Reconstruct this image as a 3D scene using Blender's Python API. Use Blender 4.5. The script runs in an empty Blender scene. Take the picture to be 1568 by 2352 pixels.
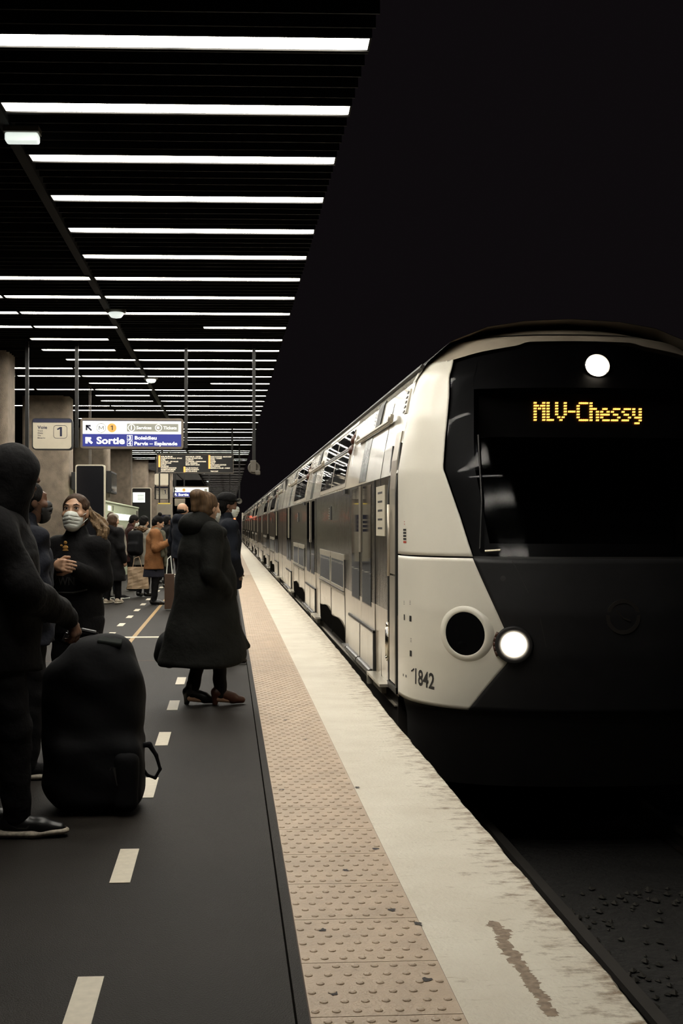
import bpy, bmesh, math, random
import numpy as np
from mathutils import Vector, Matrix, Euler, noise as mnoise
random.seed(7)
PI = math.pi
SC = bpy.context.scene
COL = SC.collection

# ------------------------------------------------------------------ camera, world, exposure
YAW = math.radians(3.4)
FPX, CX, CY, EYE = 2700.0, 683.4, 1208.0, 1.42
cd = bpy.data.cameras.new('camera'); cam = bpy.data.objects.new('camera', cd); COL.objects.link(cam)
cam.location = (0, 0, EYE); cam.rotation_euler = (PI / 2, 0, -YAW)
cd.sensor_fit = 'VERTICAL'; cd.sensor_height = 36; cd.sensor_width = 24
cd.lens = FPX / 2352 * 36
cd.shift_x = (784 - CX) / 2352; cd.shift_y = (CY - 1176) / 2352
cd.clip_end = 500
SC.camera = cam
W = bpy.data.worlds.new('world'); SC.world = W; W.use_nodes = True
W.node_tree.nodes['Background'].inputs[0].default_value = (1.0, .78, .92, 1)
W.node_tree.nodes['Background'].inputs[1].default_value = .0041
SC.view_settings.view_transform = 'Standard'; SC.view_settings.look = 'None'
SC.view_settings.gamma = 1; SC.view_settings.exposure = 0.0
SC.view_settings.use_curve_mapping = False
LAMP = 31.0          # ceiling strip brightness

def at(px, py, Y):
    """world X and Z of the point seen at a pixel at depth Y"""
    t = (px - CX) / FPX
    X = Y * (math.sin(YAW) + t * math.cos(YAW)) / (math.cos(YAW) - t * math.sin(YAW))
    d = X * math.sin(YAW) + Y * math.cos(YAW)
    return X, EYE + (CY - py) * d / FPX
def sideY(px, X=1.38):
    t = (px - CX) / FPX
    return X * (math.cos(YAW) - t * math.sin(YAW)) / (math.sin(YAW) + t * math.cos(YAW))

# ------------------------------------------------------------------ materials
def mat(name, col, rough=.6, metal=0, emit=0, ecol=None, var=0, vscale=8, bump=0, bscale=40, stretch=None, spec=.5, coat=0, col2=None):
    m = bpy.data.materials.new(name); m.use_nodes = True
    nt = m.node_tree; b = nt.nodes['Principled BSDF']
    b.inputs['Base Color'].default_value = (*col, 1)
    b.inputs['Roughness'].default_value = rough; b.inputs['Metallic'].default_value = metal
    b.inputs['Specular IOR Level'].default_value = spec
    b.inputs['Coat Weight'].default_value = coat; b.inputs['Coat Roughness'].default_value = .05
    if emit:
        b.inputs['Emission Color'].default_value = (*(ecol or col), 1); b.inputs['Emission Strength'].default_value = emit
    if var or bump:
        tc = nt.nodes.new('ShaderNodeTexCoord'); mp = nt.nodes.new('ShaderNodeMapping')
        nt.links.new(tc.outputs['Object'], mp.inputs[0])
        if stretch: mp.inputs['Scale'].default_value = stretch
    if var:
        n = nt.nodes.new('ShaderNodeTexNoise'); n.inputs['Scale'].default_value = vscale; n.inputs['Detail'].default_value = 6
        r = nt.nodes.new('ShaderNodeValToRGB'); r.color_ramp.elements[0].position = .3; r.color_ramp.elements[1].position = .7
        c2 = col2 or tuple(c * (1 - var) for c in col)
        r.color_ramp.elements[0].color = (*c2, 1); r.color_ramp.elements[1].color = (*col, 1)
        nt.links.new(mp.outputs[0], n.inputs['Vector']); nt.links.new(n.outputs[0], r.inputs[0]); nt.links.new(r.outputs[0], b.inputs['Base Color'])
    if bump:
        n = nt.nodes.new('ShaderNodeTexNoise'); n.inputs['Scale'].default_value = bscale; n.inputs['Detail'].default_value = 4
        bp = nt.nodes.new('ShaderNodeBump'); bp.inputs['Strength'].default_value = bump; bp.inputs['Distance'].default_value = .02
        nt.links.new(mp.outputs[0], n.inputs['Vector']); nt.links.new(n.outputs[0], bp.inputs['Height']); nt.links.new(bp.outputs[0], b.inputs['Normal'])
    return m

def coping_mat():
    m = mat('coping_paint', (.6, .52, .385), .55, bump=.25, bscale=60)
    nt = m.node_tree; b = nt.nodes['Principled BSDF']; L = nt.links
    tc = nt.nodes['Texture Coordinate']
    def nz(scale, st, det=8, rough=.6):
        mp = nt.nodes.new('ShaderNodeMapping'); mp.inputs['Scale'].default_value = st; L.new(tc.outputs['Object'], mp.inputs[0])
        n = nt.nodes.new('ShaderNodeTexNoise'); n.inputs['Scale'].default_value = scale; n.inputs['Detail'].default_value = det
        n.inputs['Roughness'].default_value = rough; L.new(mp.outputs[0], n.inputs[0]); return n.outputs[0]
    def ramp(v, p0, p1, c0, c1):
        r = nt.nodes.new('ShaderNodeValToRGB'); r.color_ramp.elements[0].position = p0; r.color_ramp.elements[1].position = p1
        r.color_ramp.elements[0].color = (*c0, 1); r.color_ramp.elements[1].color = (*c1, 1); L.new(v, r.inputs[0]); return r.outputs[0]
    def mul(a, c):
        x = nt.nodes.new('ShaderNodeMix'); x.data_type = 'RGBA'; x.blend_type = 'MULTIPLY'; x.inputs[0].default_value = 1
        L.new(a, x.inputs[6]); L.new(c, x.inputs[7]); return x.outputs[2]
    base = ramp(nz(2.2, (1, 1, 1)), .3, .7, (.60, .545, .44), (.72, .675, .565))
    scratch = ramp(nz(5, (1.2, 9, 1), 10, .75), .60, .70, (1, 1, 1), (.55, .45, .34))
    dark = ramp(nz(7, (1, 3.2, 1), 8, .7), .66, .73, (1, 1, 1), (.30, .23, .17))
    # grime gathers along the worn outer lip
    sx = nt.nodes.new('ShaderNodeSeparateXYZ'); L.new(tc.outputs['Object'], sx.inputs[0])
    mr = nt.nodes.new('ShaderNodeMapRange'); mr.inputs[1].default_value = .92; mr.inputs[2].default_value = 1.22
    mr.inputs[3].default_value = 0; mr.inputs[4].default_value = .2; L.new(sx.outputs[0], mr.inputs[0])
    ad = nt.nodes.new('ShaderNodeMath'); ad.operation = 'ADD'; L.new(nz(9, (1, 2, 1), 9, .7), ad.inputs[0]); L.new(mr.outputs[0], ad.inputs[1])
    lip = ramp(ad.outputs[0], .62, .8, (1, 1, 1), (.34, .26, .19))
    L.new(mul(mul(mul(base, scratch), dark), lip), b.inputs['Base Color'])
    return m

def asphalt_mat():
    m = mat('asphalt', (.0172, .0138, .0108), .62, var=.35, vscale=1.2, bump=.4, bscale=180, spec=.2)
    return m

def body_mat(name, col, rough, streak=.05, base=.0, var=.06):
    return mat(name, col, rough, var=var, vscale=1.5, bump=streak, bscale=2.2, stretch=(1, 1, 1.2), spec=.42)

M = {}
M['asphalt'] = asphalt_mat()
M['coping'] = coping_mat()
M['tactile'] = mat('tactile_resin', (.52, .40, .285), .55, var=.22, vscale=5, bump=.25, bscale=90)
M['grout'] = mat('grout', (.12, .08, .06), .8, var=.3)
M['paint'] = mat('road_paint', (.62, .56, .44), .6, var=.14, vscale=30)
M['yellow_paint'] = mat('yellow_paint', (.38, .23, .07), .6, var=.3, vscale=20)
M['gum'] = mat('chewed_gum', (.05, .042, .04), .8, var=.3)
M['peel'] = mat('bare_concrete', (.36, .27, .19), .8, var=.5, vscale=40)
M['concrete'] = mat('concrete', (.25, .20, .15), .85, var=.35, vscale=6, bump=.4, bscale=60)
M['void'] = mat('sooty_wall', (.004, .0035, .0038), .9, var=.3)
M['ballast'] = mat('ballast', (.012, .011, .010), .9, var=.6, vscale=14, bump=1, bscale=20)
M['rail'] = mat('rail_steel', (.02, .017, .014), .7, metal=.3, var=.3)
M['ceil'] = mat('ceiling_black', (.004, .0037, .0037), .8, var=.3)
M['slat'] = mat('slat_metal', (.010, .009, .008), .6, metal=.0, var=.2, spec=.2)
M['fixture'] = mat('fixture_grey', (.12, .105, .085), .5, var=.2)
M['black'] = mat('black_paint', (.012, .011, .011), .5, var=.3)
M['blackm'] = mat('black_metal', (.02, .019, .018), .4, metal=.4, var=.3)
M['white'] = body_mat('train_white', (.50, .465, .39), .12, .10)
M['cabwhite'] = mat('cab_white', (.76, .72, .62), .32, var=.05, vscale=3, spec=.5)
M['silver'] = mat('brushed_silver', (.48, .43, .35), .3, metal=.45, var=.15, vscale=6)
M['reflectdark'] = mat('painted_reflection_dark', (.15, .13, .105), .17, metal=.75, bump=.6, bscale=3.0, stretch=(1, 9, .35), var=.3, vscale=3, spec=.7)  # reflection on the polished train side, painted as a dark colour band
M['reflectlight'] = mat('painted_reflection_light', (.46, .40, .31), .2, bump=.1, bscale=3, stretch=(1, 5, .5), var=.12, spec=.6)  # pale coping reflected low on the train side, painted into the colour
M['seal'] = mat('rubber_seal', (.015, .014, .013), .5, var=.2)
M['glass'] = mat('window_glass', (.004, .004, .0045), .03, spec=.16, var=.1)
M['roof'] = mat('roof_grey', (.03, .027, .024), .5, var=.3)
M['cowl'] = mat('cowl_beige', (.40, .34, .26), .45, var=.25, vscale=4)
M['nose'] = mat('nose_charcoal', (.017, .0165, .0175), .5, var=.2, spec=.25)
M['skirt'] = mat('skirt_grey', (.045, .04, .036), .35, metal=.3, var=.3, vscale=4)
M['grill'] = mat('green_black_panel', (.06, .075, .07), .2, var=.2)
M['chrome'] = mat('chrome', (.6, .55, .46), .15, metal=1, var=.1)
M['step'] = mat('step_metal', (.5, .46, .38), .3, metal=.5, var=.2)
M['lampglow'] = mat('lamp_glow', (1, .93, .8), .3, emit=30, ecol=(1, .88, .68))
M['led'] = mat('led_amber', (1, .45, .08), .3, emit=5.5, ecol=(1, .42, .075))
M['red'] = mat('red_signal', (1, .1, .03), .3, emit=9, ecol=(1, .09, .03))
M['redpaint'] = mat('red_paint', (.5, .06, .03), .5, var=.1)
M['digit'] = mat('digit_black', (.02, .02, .02), .5, var=.1)
M['signwhite'] = mat('sign_white_lit', (.8, .8, .74), .4, emit=.62, ecol=(.86, .88, .80))
M['signblue'] = mat('sign_blue_lit', (.02, .03, .22), .4, emit=.16, ecol=(.05, .06, .62))
M['signnavy'] = mat('sign_navy', (.012, .014, .05), .4, var=.1)
M['signorange'] = mat('sign_orange', (.7, .36, .09), .4, emit=.35, ecol=(.85, .42, .1))
M['signgrey'] = mat('sign_grey', (.28, .28, .24), .4, emit=.1, ecol=(.6, .62, .52))
M['signtext'] = mat('sign_text_lit', (.9, .9, .85), .4, emit=.75, ecol=(.9, .92, .85))
M['signframe'] = mat('sign_frame', (.19, .155, .12), .4, metal=.3, var=.2)
M['panelwhite'] = mat('panel_enamel', (.60, .54, .42), .4, var=.08)
M['boardtext'] = mat('board_text', (.9, .8, .62), .4, emit=.8, ecol=(1, .88, .68))
M['boardorange'] = mat('board_orange', (.9, .45, .1), .4, emit=1.0, ecol=(1, .45, .1))
M['kiosk'] = mat('kiosk_green', (.50, .56, .40), .5, emit=.0, var=.1)
M['screen'] = mat('lit_screen', (.8, .85, .8), .3, emit=.85, ecol=(.82, .9, .84))
M['yellow'] = mat('yellow_sign', (.6, .45, .08), .5, emit=.25, ecol=(.85, .65, .15))
M['skin'] = mat('skin', (.50, .29, .18), .5, var=.12, vscale=20)
M['skindark'] = mat('skin_brown', (.13, .062, .036), .5, var=.12, vscale=20)
M['hairbrown'] = mat('hair_brown', (.055, .028, .014), .65, spec=.15, var=.5, vscale=9, bump=.35, bscale=16, stretch=(5, 5, .8))
M['hairblond'] = mat('hair_blond', (.30, .185, .09), .45, var=.6, vscale=10, bump=.8, bscale=25, stretch=(8, 8, .8))
M['hairblack'] = mat('hair_black', (.005, .004, .0035), .7, spec=.15, var=.3, bump=.6, bscale=25, stretch=(8, 8, .8))
M['mask'] = mat('mask_white', (.72, .74, .68), .7, bump=.15, bscale=20, var=.06)
M['maskblack'] = mat('mask_black', (.015, .014, .014), .7, var=.2)
M['eye'] = mat('eye_white', (.5, .45, .4), .2, var=.05)
M['iris'] = mat('iris_dark', (.015, .01, .008), .1, var=.05)
M['brow'] = mat('brow_hair', (.035, .02, .014), .6, var=.2)
def cloth(n, c, v=.3): return mat(n, c, .85, var=v, vscale=9, bump=.6, bscale=14, spec=.2)
M['cblack'] = cloth('cloth_black', (.0045, .004, .0045))
M['cnavy'] = cloth('cloth_navy', (.007, .009, .015))
M['cblueblack'] = cloth('puffy_navy', (.008, .009, .015))
M['cgreen'] = cloth('coat_green_black', (.0062, .0064, .005))
M['crust'] = cloth('coat_rust', (.24, .105, .04))
M['cgrey'] = cloth('cloth_grey', (.24, .22, .18))
M['clightgrey'] = cloth('cloth_light_grey', (.27, .25, .205))
M['cmaroon'] = cloth('cloth_maroon', (.035, .012, .010))
M['cscarf'] = cloth('scarf_green', (.13, .125, .09))
M['cfur'] = cloth('fur_brown', (.10, .055, .025), .6)
M['cskirt'] = cloth('skirt_dark', (.02, .02, .03))
M['corange'] = cloth('scarf_orange', (.42, .22, .06))
M['leather'] = mat('leather_black', (.007, .0065, .0065), .35, var=.2)
M['boot'] = mat('boot_brown', (.075, .026, .014), .4, var=.3)
M['whiteshoe'] = mat('shoe_white', (.5, .42, .32), .6, var=.2)
M['sole'] = mat('sole_white', (.55, .48, .38), .6, var=.5, vscale=60)
M['kraft'] = mat('kraft_paper', (.33, .23, .14), .7, var=.2, bump=.4, bscale=6)
M['bagbrown'] = mat('bag_brown', (.06, .027, .012), .6, var=.2)
M['mattblack'] = mat('matt_black', (.006, .0055, .005), 1, spec=0, var=.2)
M['stone'] = mat('ballast_stone', (.03, .027, .022), .9, var=.4, vscale=14)
M['bagblack'] = mat('bag_nylon', (.003, .003, .004), .8, spec=.2, var=.3, bump=.3, bscale=10)
M['greymark'] = mat('grey_mark', (.03, .028, .026), .5, var=.1)
M['patchgrey'] = mat('patch_grey', (.02, .023, .021), .9, spec=.1, var=.2)
M['hairlight'] = mat('hair_light_brown', (.13, .075, .038), .6, spec=.2, var=.6, vscale=9, bump=.35, bscale=16, stretch=(5, 5, .8))
M['phone'] = mat('phone_black', (.01, .01, .012), .15, var=.1)

def strip_mat(x0, x1):
    """diffuser over two fluorescent tubes: the tube ends and the joint between them give less light"""
    m = bpy.data.materials.new('strip_diffuser'); m.use_nodes = True; nt = m.node_tree; L = nt.links
    b = nt.nodes['Principled BSDF']; b.inputs['Base Color'].default_value = (.8, .8, .75, 1)
    tc = nt.nodes.new('ShaderNodeTexCoord'); sx = nt.nodes.new('ShaderNodeSeparateXYZ'); L.new(tc.outputs['Object'], sx.inputs[0])
    cr = nt.nodes.new('ShaderNodeValToRGB'); mr = nt.nodes.new('ShaderNodeMapRange')
    mr.inputs[1].default_value = x0; mr.inputs[2].default_value = x1; L.new(sx.outputs[0], mr.inputs[0]); L.new(mr.outputs[0], cr.inputs[0])
    e = cr.color_ramp.elements; e[0].position = 0; e[0].color = (.10,) * 3 + (1,); e[1].position = 1; e[1].color = (.22,) * 3 + (1,)
    for p, v in ((.035, .5), (.1, 1), (.44, 1), (.5, .4), (.56, 1), (.94, 1), (.985, .6)):
        q = e.new(p); q.color = (v, v, v, 1)
    mu = nt.nodes.new('ShaderNodeMath'); mu.operation = 'MULTIPLY'; mu.inputs[1].default_value = LAMP
    L.new(cr.outputs[0], mu.inputs[0]); L.new(mu.outputs[0], b.inputs['Emission Strength'])
    b.inputs['Emission Color'].default_value = (1, .955, .85, 1)
    return m
M['strip'] = strip_mat(-1.19, 1.19); M['tube'] = strip_mat(-.6, .6)

def tinted():
    m = bpy.data.materials.new('windscreen_tint'); m.use_nodes = True; nt = m.node_tree; L = nt.links
    nt.nodes.remove(nt.nodes['Principled BSDF']); out = nt.nodes['Material Output']
    t = nt.nodes.new('ShaderNodeBsdfTransparent'); t.inputs[0].default_value = (.55, .55, .56, 1)
    g = nt.nodes.new('ShaderNodeBsdfGlossy'); g.inputs['Roughness'].default_value = .06; g.inputs[0].default_value = (.3, .3, .3, 1)
    f = nt.nodes.new('ShaderNodeFresnel'); f.inputs[0].default_value = 1.3
    x = nt.nodes.new('ShaderNodeMixShader'); L.new(f.outputs[0], x.inputs[0]); L.new(t.outputs[0], x.inputs[1]); L.new(g.outputs[0], x.inputs[2]); L.new(x.outputs[0], out.inputs[0])
    return m
M['tint'] = tinted()

# ------------------------------------------------------------------ object helpers
def tag(o, label=None, cat=None, group=None, kind=None):
    if label: o['label'] = label
    if cat: o['category'] = cat
    if group: o['group'] = group
    if kind: o['kind'] = kind
    return o
def empty(name, loc, rz=0, label=None, cat=None, group=None):
    o = bpy.data.objects.new(name, None); COL.objects.link(o); o.location = loc; o.rotation_euler = (0, 0, rz)
    o.empty_display_size = .1
    return tag(o, label, cat, group)
class MB:
    def __init__(s): s.v = []; s.f = []; s.mi = []; s.cur = 0
    def add(s, vs, fs, mi=None):
        b = len(s.v); s.v += [tuple(v) for v in vs]; s.f += [[i + b for i in f] for f in fs]
        s.mi += [s.cur if mi is None else mi] * len(fs); return s
    def box(s, x0, x1, y0, y1, z0, z1):
        if x0 > x1: x0, x1 = x1, x0
        if y0 > y1: y0, y1 = y1, y0
        if z0 > z1: z0, z1 = z1, z0
        return s.add([(x0, y0, z0), (x1, y0, z0), (x1, y1, z0), (x0, y1, z0), (x0, y0, z1), (x1, y0, z1), (x1, y1, z1), (x0, y1, z1)],
                     [(0, 3, 2, 1), (4, 5, 6, 7), (0, 1, 5, 4), (1, 2, 6, 5), (2, 3, 7, 6), (3, 0, 4, 7)])
    def tube(s, p0, p1, r0, r1=None, n=16):
        r1 = r0 if r1 is None else r1; p0, p1 = Vector(p0), Vector(p1); d = (p1 - p0).normalized()
        a = d.orthogonal().normalized(); b = d.cross(a); vs = []
        for p, r in ((p0, r0), (p1, r1)):
            for i in range(n):
                t = 2 * PI * i / n; vs.append(p + a * math.cos(t) * r + b * math.sin(t) * r)
        fs = [(i, (i + 1) % n, n + (i + 1) % n, n + i) for i in range(n)] + [tuple(range(n))[::-1], tuple(range(n, 2 * n))]
        return s.add(vs, fs)
    def path(s, pts, r, n=8):
        for a, b in zip(pts[:-1], pts[1:]): s.tube(a, b, r, r, n)
        return s
    def lathe(s, c, axis, prof, n=32):
        """prof: (distance along axis, radius)"""
        c = Vector(c); d = Vector(axis).normalized(); a = d.orthogonal().normalized(); b = d.cross(a); vs = []; fs = []
        for h, r in prof:
            for i in range(n):
                t = 2 * PI * i / n; vs.append(c + d * h + (a * math.cos(t) + b * math.sin(t)) * max(r, 1e-4))
        for k in range(len(prof) - 1):
            for i in range(n):
                fs.append((k * n + i, k * n + (i + 1) % n, (k + 1) * n + (i + 1) % n, (k + 1) * n + i))
        return s.add(vs, fs)
    def rrect(s, x0, x1, z0, z1, y, r, d=.01, n=5):
        """rounded plate standing in the XZ plane with its front at y"""
        pts = []
        for cx_, cz_, a0 in ((x1 - r, z1 - r, 0), (x0 + r, z1 - r, 90), (x0 + r, z0 + r, 180), (x1 - r, z0 + r, 270)):
            for i in range(n + 1):
                t = math.radians(a0 + 90 * i / n); pts.append((cx_ + r * math.cos(t), cz_ + r * math.sin(t)))
        m = len(pts)
        vs = [(p[0], y, p[1]) for p in pts] + [(p[0], y + d, p[1]) for p in pts]
        return s.add(vs, [tuple(range(m)), tuple(range(m, 2 * m))[::-1]] + [(i, m + i, m + (i + 1) % m, (i + 1) % m) for i in range(m)])
    def build(s, name, mats, parent=None, smooth=False, bevel=0):
        me = bpy.data.meshes.new(name); me.from_pydata(s.v, [], s.f)
        ms = mats if isinstance(mats, (list, tuple)) else [mats]
        for m in ms: me.materials.append(m)
        if len(ms) > 1: me.polygons.foreach_set('material_index', s.mi)
        bm = bmesh.new(); bm.from_mesh(me)
        bmesh.ops.recalc_face_normals(bm, faces=bm.faces); bm.to_mesh(me); bm.free()
        if smooth: me.polygons.foreach_set('use_smooth', [True] * len(me.polygons))
        o = bpy.data.objects.new(name, me); COL.objects.link(o); o.parent = parent
        if bevel:
            b = o.modifiers.new('bevel', 'BEVEL'); b.width = bevel; b.segments = 2; b.limit_method = 'ANGLE'
        return o
def grid_mesh(mb, P, closed=False):
    n, m = len(P), len(P[0]); vs = [p for row in P for p in row]; fs = []
    for i in range(n - 1):
        for j in range(m - 1 + (1 if closed else 0)):
            j2 = (j + 1) % m; fs.append((i * m + j, i * m + j2, (i + 1) * m + j2, (i + 1) * m + j))
    mb.add(vs, fs)
def copy_tree(o, parent=None):
    c = o.copy(); COL.objects.link(c)
    if parent: c.parent = parent
    for ch in list(o.children): copy_tree(ch, c)
    return c

_tc = {}
def text_geo(s, size, bold=0):
    k = (s, size, bold)
    if k in _tc: return _tc[k]
    cu = bpy.data.curves.new('t', 'FONT'); cu.body = s; cu.size = size; cu.offset = bold; cu.resolution_u = 3
    o = bpy.data.objects.new('t', cu); COL.objects.link(o)
    bpy.context.view_layer.update()
    me = bpy.data.meshes.new_from_object(o.evaluated_get(bpy.context.evaluated_depsgraph_get()))
    vs = [tuple(v.co) for v in me.vertices]; fs = [tuple(p.vertices) for p in me.polygons]
    bpy.data.objects.remove(o); bpy.data.curves.remove(cu); bpy.data.meshes.remove(me)
    _tc[k] = (vs, fs); return vs, fs
def put_text(mb, s, x, y, z, h, width=None, bold=0, mi=None, fn=None):
    """text with cap height h whose lower left corner is (x, z), facing -Y"""
    vs, fs = text_geo(s, 1.0, bold)
    k = h / .70; w = max(v[0] for v in vs); kx = width / w if width else k
    if fn: mb.add([fn(v[0] * kx, v[1] * k) for v in vs], fs, mi)
    else: mb.add([(x + v[0] * kx, y, z + v[1] * k) for v in vs], fs, mi)

# ------------------------------------------------------------------ the place: platform, track, ceiling, walls
Y0, Y1 = -3.0, 128.0
EDGE = [(-3, 1.20), (8.8, 1.215), (12, 1.26), (16, 1.285), (60, 1.28), (128, 1.26)]
def edge_x(y):
    return float(np.interp(y, [e[0] for e in EDGE], [e[1] for e in EDGE]))
mb = MB(); mb.box(-8.5, .235, Y0, Y1, -1.1, 0)
floor = tag(mb.build('floor', M['asphalt']), 'dark grey asphalt platform surface', kind='structure')
# coping: slightly ragged outer lip
mb = MB(); ys = list(np.arange(Y0, 14, .04)) + list(np.arange(14, Y1 + .01, .5)); P = []
for y in ys:
    j = .010 * mnoise.noise(Vector((y * 3.1, 0, 0))) + .006 * mnoise.noise(Vector((y * 17, 3, 0))) if y < 14 else 0
    xe = edge_x(y) + j
    P.append([(.685, y, 0), (.9, y, .001), (xe - .012, y, 0), (xe, y, -.012), (xe + .004, y, -.09), (xe - .01, y, -.12), (xe - .05, y, -.13), (xe - .05, y, -1.1)])
grid_mesh(mb, P)
tag(mb.build('platform_coping', M['coping'], smooth=False), 'cream painted concrete coping along the platform edge', kind='structure')
mb = MB(); mb.box(.235, .70, Y0, Y1, -1.1, -.004)
mb.build('coping_bed', M['grout']); tag(bpy.data.objects['coping_bed'], 'dark joint bed under the tactile strip', kind='structure')
# tactile tiles with staggered studs
mb = MB(); T = .42; y = Y0 + .08
while y < Y1:
    mb.box(.238, .682, y, y + T - .004, -.004, .004)
    if y < 34:
        near = y < 15; n, prof = (12, ((0, .0135), (.0030, .0115), (.0048, .006), (.005, .0))) if near else (6, ((0, .0135), (.0045, .006), (.0045, .0)))
        for r in range(6):
            for c in range(7):
                mb.lathe((.262 + c * .062 + (.031 if r % 2 else 0) - .008, y + .035 + r * .0695, .004), (0, 0, 1), prof, n)
    y += T
tag(mb.build('tactile_strip', M['tactile']), 'tan tactile warning strip with raised studs', kind='structure')
# painted marks belong to the floor
mb = MB(); y = 3.24
while y < 13: mb.box(-.47, -.388, y, y + .49, 0, .003); y += 1.465
mb.build('dashed_line', M['paint'], floor)
mb = MB(); y = 15.3
while y < 60: mb.box(-1.57, -1.485, y, y + .49, 0, .003); y += 1.465
mb.build('dashed_line', M['paint'], floor)
mb = MB(); mb.box(-1.62, -.43, 15.0, 15.16, 0, .003); mb.build('crossing_line', M['paint'], floor)
mb = MB(); mb.box(-1.225, -1.17, 13.4, 32, 0, .002); mb.build('yellow_line', M['yellow_paint'], floor)
mb = MB(); mb.box(-6, .235, 12.45, 12.475, 0, .0012); mb.build('expansion_joint', M['grout'], floor)
mb = MB(); mb.box(.192, .199, Y0, 40, 0, .0012); mb.build('sawn_joint', M['mattblack'], floor)
# stains on the strip and coping: chewing gum, flaked paint
def blob(mb, x, y, z, rx, ry, n=14, seed=0):
    rnd = random.Random(seed); vs = [(x, y, z)]
    for i in range(n):
        t = 2 * PI * i / n; k = .6 + .6 * rnd.random(); vs.append((x + rx * k * math.cos(t), y + ry * k * math.sin(t), z - .0008))
    mb.add(vs, [(0, i + 1, (i + 1) % n + 1) for i in range(n)])
mb = MB()
for i, (px, py) in enumerate([(862, 1955), (900, 2097), (980, 2260), (765, 2286), (648, 1815), (655, 1655), (795, 2003), (820, 1812), (700, 1700), (740, 2140), (960, 2130)]):
    Yg = FPX * EYE / (py - CY) * .998; Xg, _ = at(px, py, Yg); blob(mb, Xg, Yg, .0065, .016, .018, seed=i)
tag(mb.build('trodden_gum', M['gum']), 'dark spots of trodden chewing gum on the tactile strip', 'stain', kind='stuff')
mb = MB()
cl = [(1132, 2130), (1150, 2150), (1160, 2180), (1180, 2210), (1200, 2240), (1222, 2275), (1245, 2310), (1268, 2345)]
rnd = random.Random(11)
for i in range(90):
    t = i / 89 * (len(cl) - 1); a = int(min(t, len(cl) - 2)); px = cl[a][0] + (cl[a + 1][0] - cl[a][0]) * (t - a); py = cl[a][1] + (cl[a + 1][1] - cl[a][1]) * (t - a)
    Yg = FPX * EYE / (py - CY) * .998; Xg, _ = at(px, py, Yg)
    w = .010 + .018 * rnd.random() * (1.3 if i < 45 else .7); blob(mb, Xg + .02 * (rnd.random() - .5), Yg, .0018 + .0001 * (i % 9), w, .012 + .02 * rnd.random(), 18, i)
tag(mb.build('flaked_paint', M['peel']), 'brown streak of flaked paint on the near coping', 'stain', kind='stuff')
# track bed
mb = MB(); mb.box(1.15, 9.5, Y0, 140, -1.5, -1.1)
tag(mb.build('track_bed', M['ballast']), 'dark ballast bed beside the platform', kind='structure')
mb = MB(); rnd = random.Random(3)
for i in range(1500):
    x = rnd.choice((1.35 + .6 * rnd.random(), 2.2 + 1.2 * rnd.random(), 3.72 + 1.1 * rnd.random())); y = 2.5 + 5.5 * rnd.random(); r = .012 + .02 * rnd.random(); c = Vector((x, y, -1.10 + r * .4))
    vs = [c + Vector((r * (rnd.random() - .5) * .6 + r * dx, r * dy, r * dz * .7)) for dx, dy, dz in ((1, 0, 0), (-1, 0, 0), (0, 1, 0), (0, -1, 0), (0, 0, 1), (0, 0, -1))]
    mb.add(vs, [(0, 2, 4), (2, 1, 4), (1, 3, 4), (3, 0, 4), (2, 0, 5), (1, 2, 5), (3, 1, 5), (0, 3, 5)])
tag(mb.build('ballast_stones', M['stone']), 'loose grey ballast stones between the rails', 'gravel', kind='stuff')
for x in (2.82 - .7525, 2.82 + .7175):
    mb = MB(); mb.box(x - .07, x + .07, Y0, 138, -1.1, -1.085); mb.box(x - .01, x + .01, Y0, 138, -1.085, -.98); mb.box(x - .035, x + .035, Y0, 138, -.98, -.94)
    near = x < 2.5
    tag(mb.build('rail', M['rail']), 'running rail nearer the platform, under the train' if near else 'running rail farther from the platform', 'rail')
mb = MB(); mb.box(-9, -8.5, Y0, 140, -1.5, 7.5); tag(mb.build('wall_left', M['void']), kind='structure')
mb = MB(); mb.box(-9, .9, 140, 140.4, -1.5, 4.7); tag(mb.build('wall_back', M['void']), kind='structure')
# slatted ceiling over the platform
CZ = 4.32; DEL = .030; ROW = 1.121; RY0 = 6.99
mb = MB(); mb.box(-8.5, .87, Y0, 128, CZ + .24, CZ + .4); mb.cur = 1
def skew(x, y): return y - DEL * (x - .84)
k = -8
while RY0 + k * ROW < 127:
    yb = RY0 + k * ROW
    for j in range(1, 6):
        y = yb + ROW * j / 6.0
        for x0, x1 in ((-8.4, -1.66), (-1.56, .86)):
            a, b = skew(x0, y), skew(x1, y)
            mb.add([(x0, a, CZ), (x1, b, CZ), (x1, b + .012, CZ), (x0, a + .012, CZ), (x0, a, CZ + .11), (x1, b, CZ + .11), (x1, b + .012, CZ + .11), (x0, a + .012, CZ + .11)],
                   [(0, 3, 2, 1), (4, 5, 6, 7), (0, 1, 5, 4), (1, 2, 6, 5), (2, 3, 7, 6), (3, 0, 4, 7)])
    k += 1
ceil_ = mb.build('ceiling', [M['ceil'], M['slat']]); tag(ceil_, 'black ceiling of thin metal slats', kind='structure')
mb = MB(); mb.box(-1.65, -1.57, Y0, 127, CZ - .01, CZ + .24); tag(mb.build('trim_1', M['ceil']), kind='structure')

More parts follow.
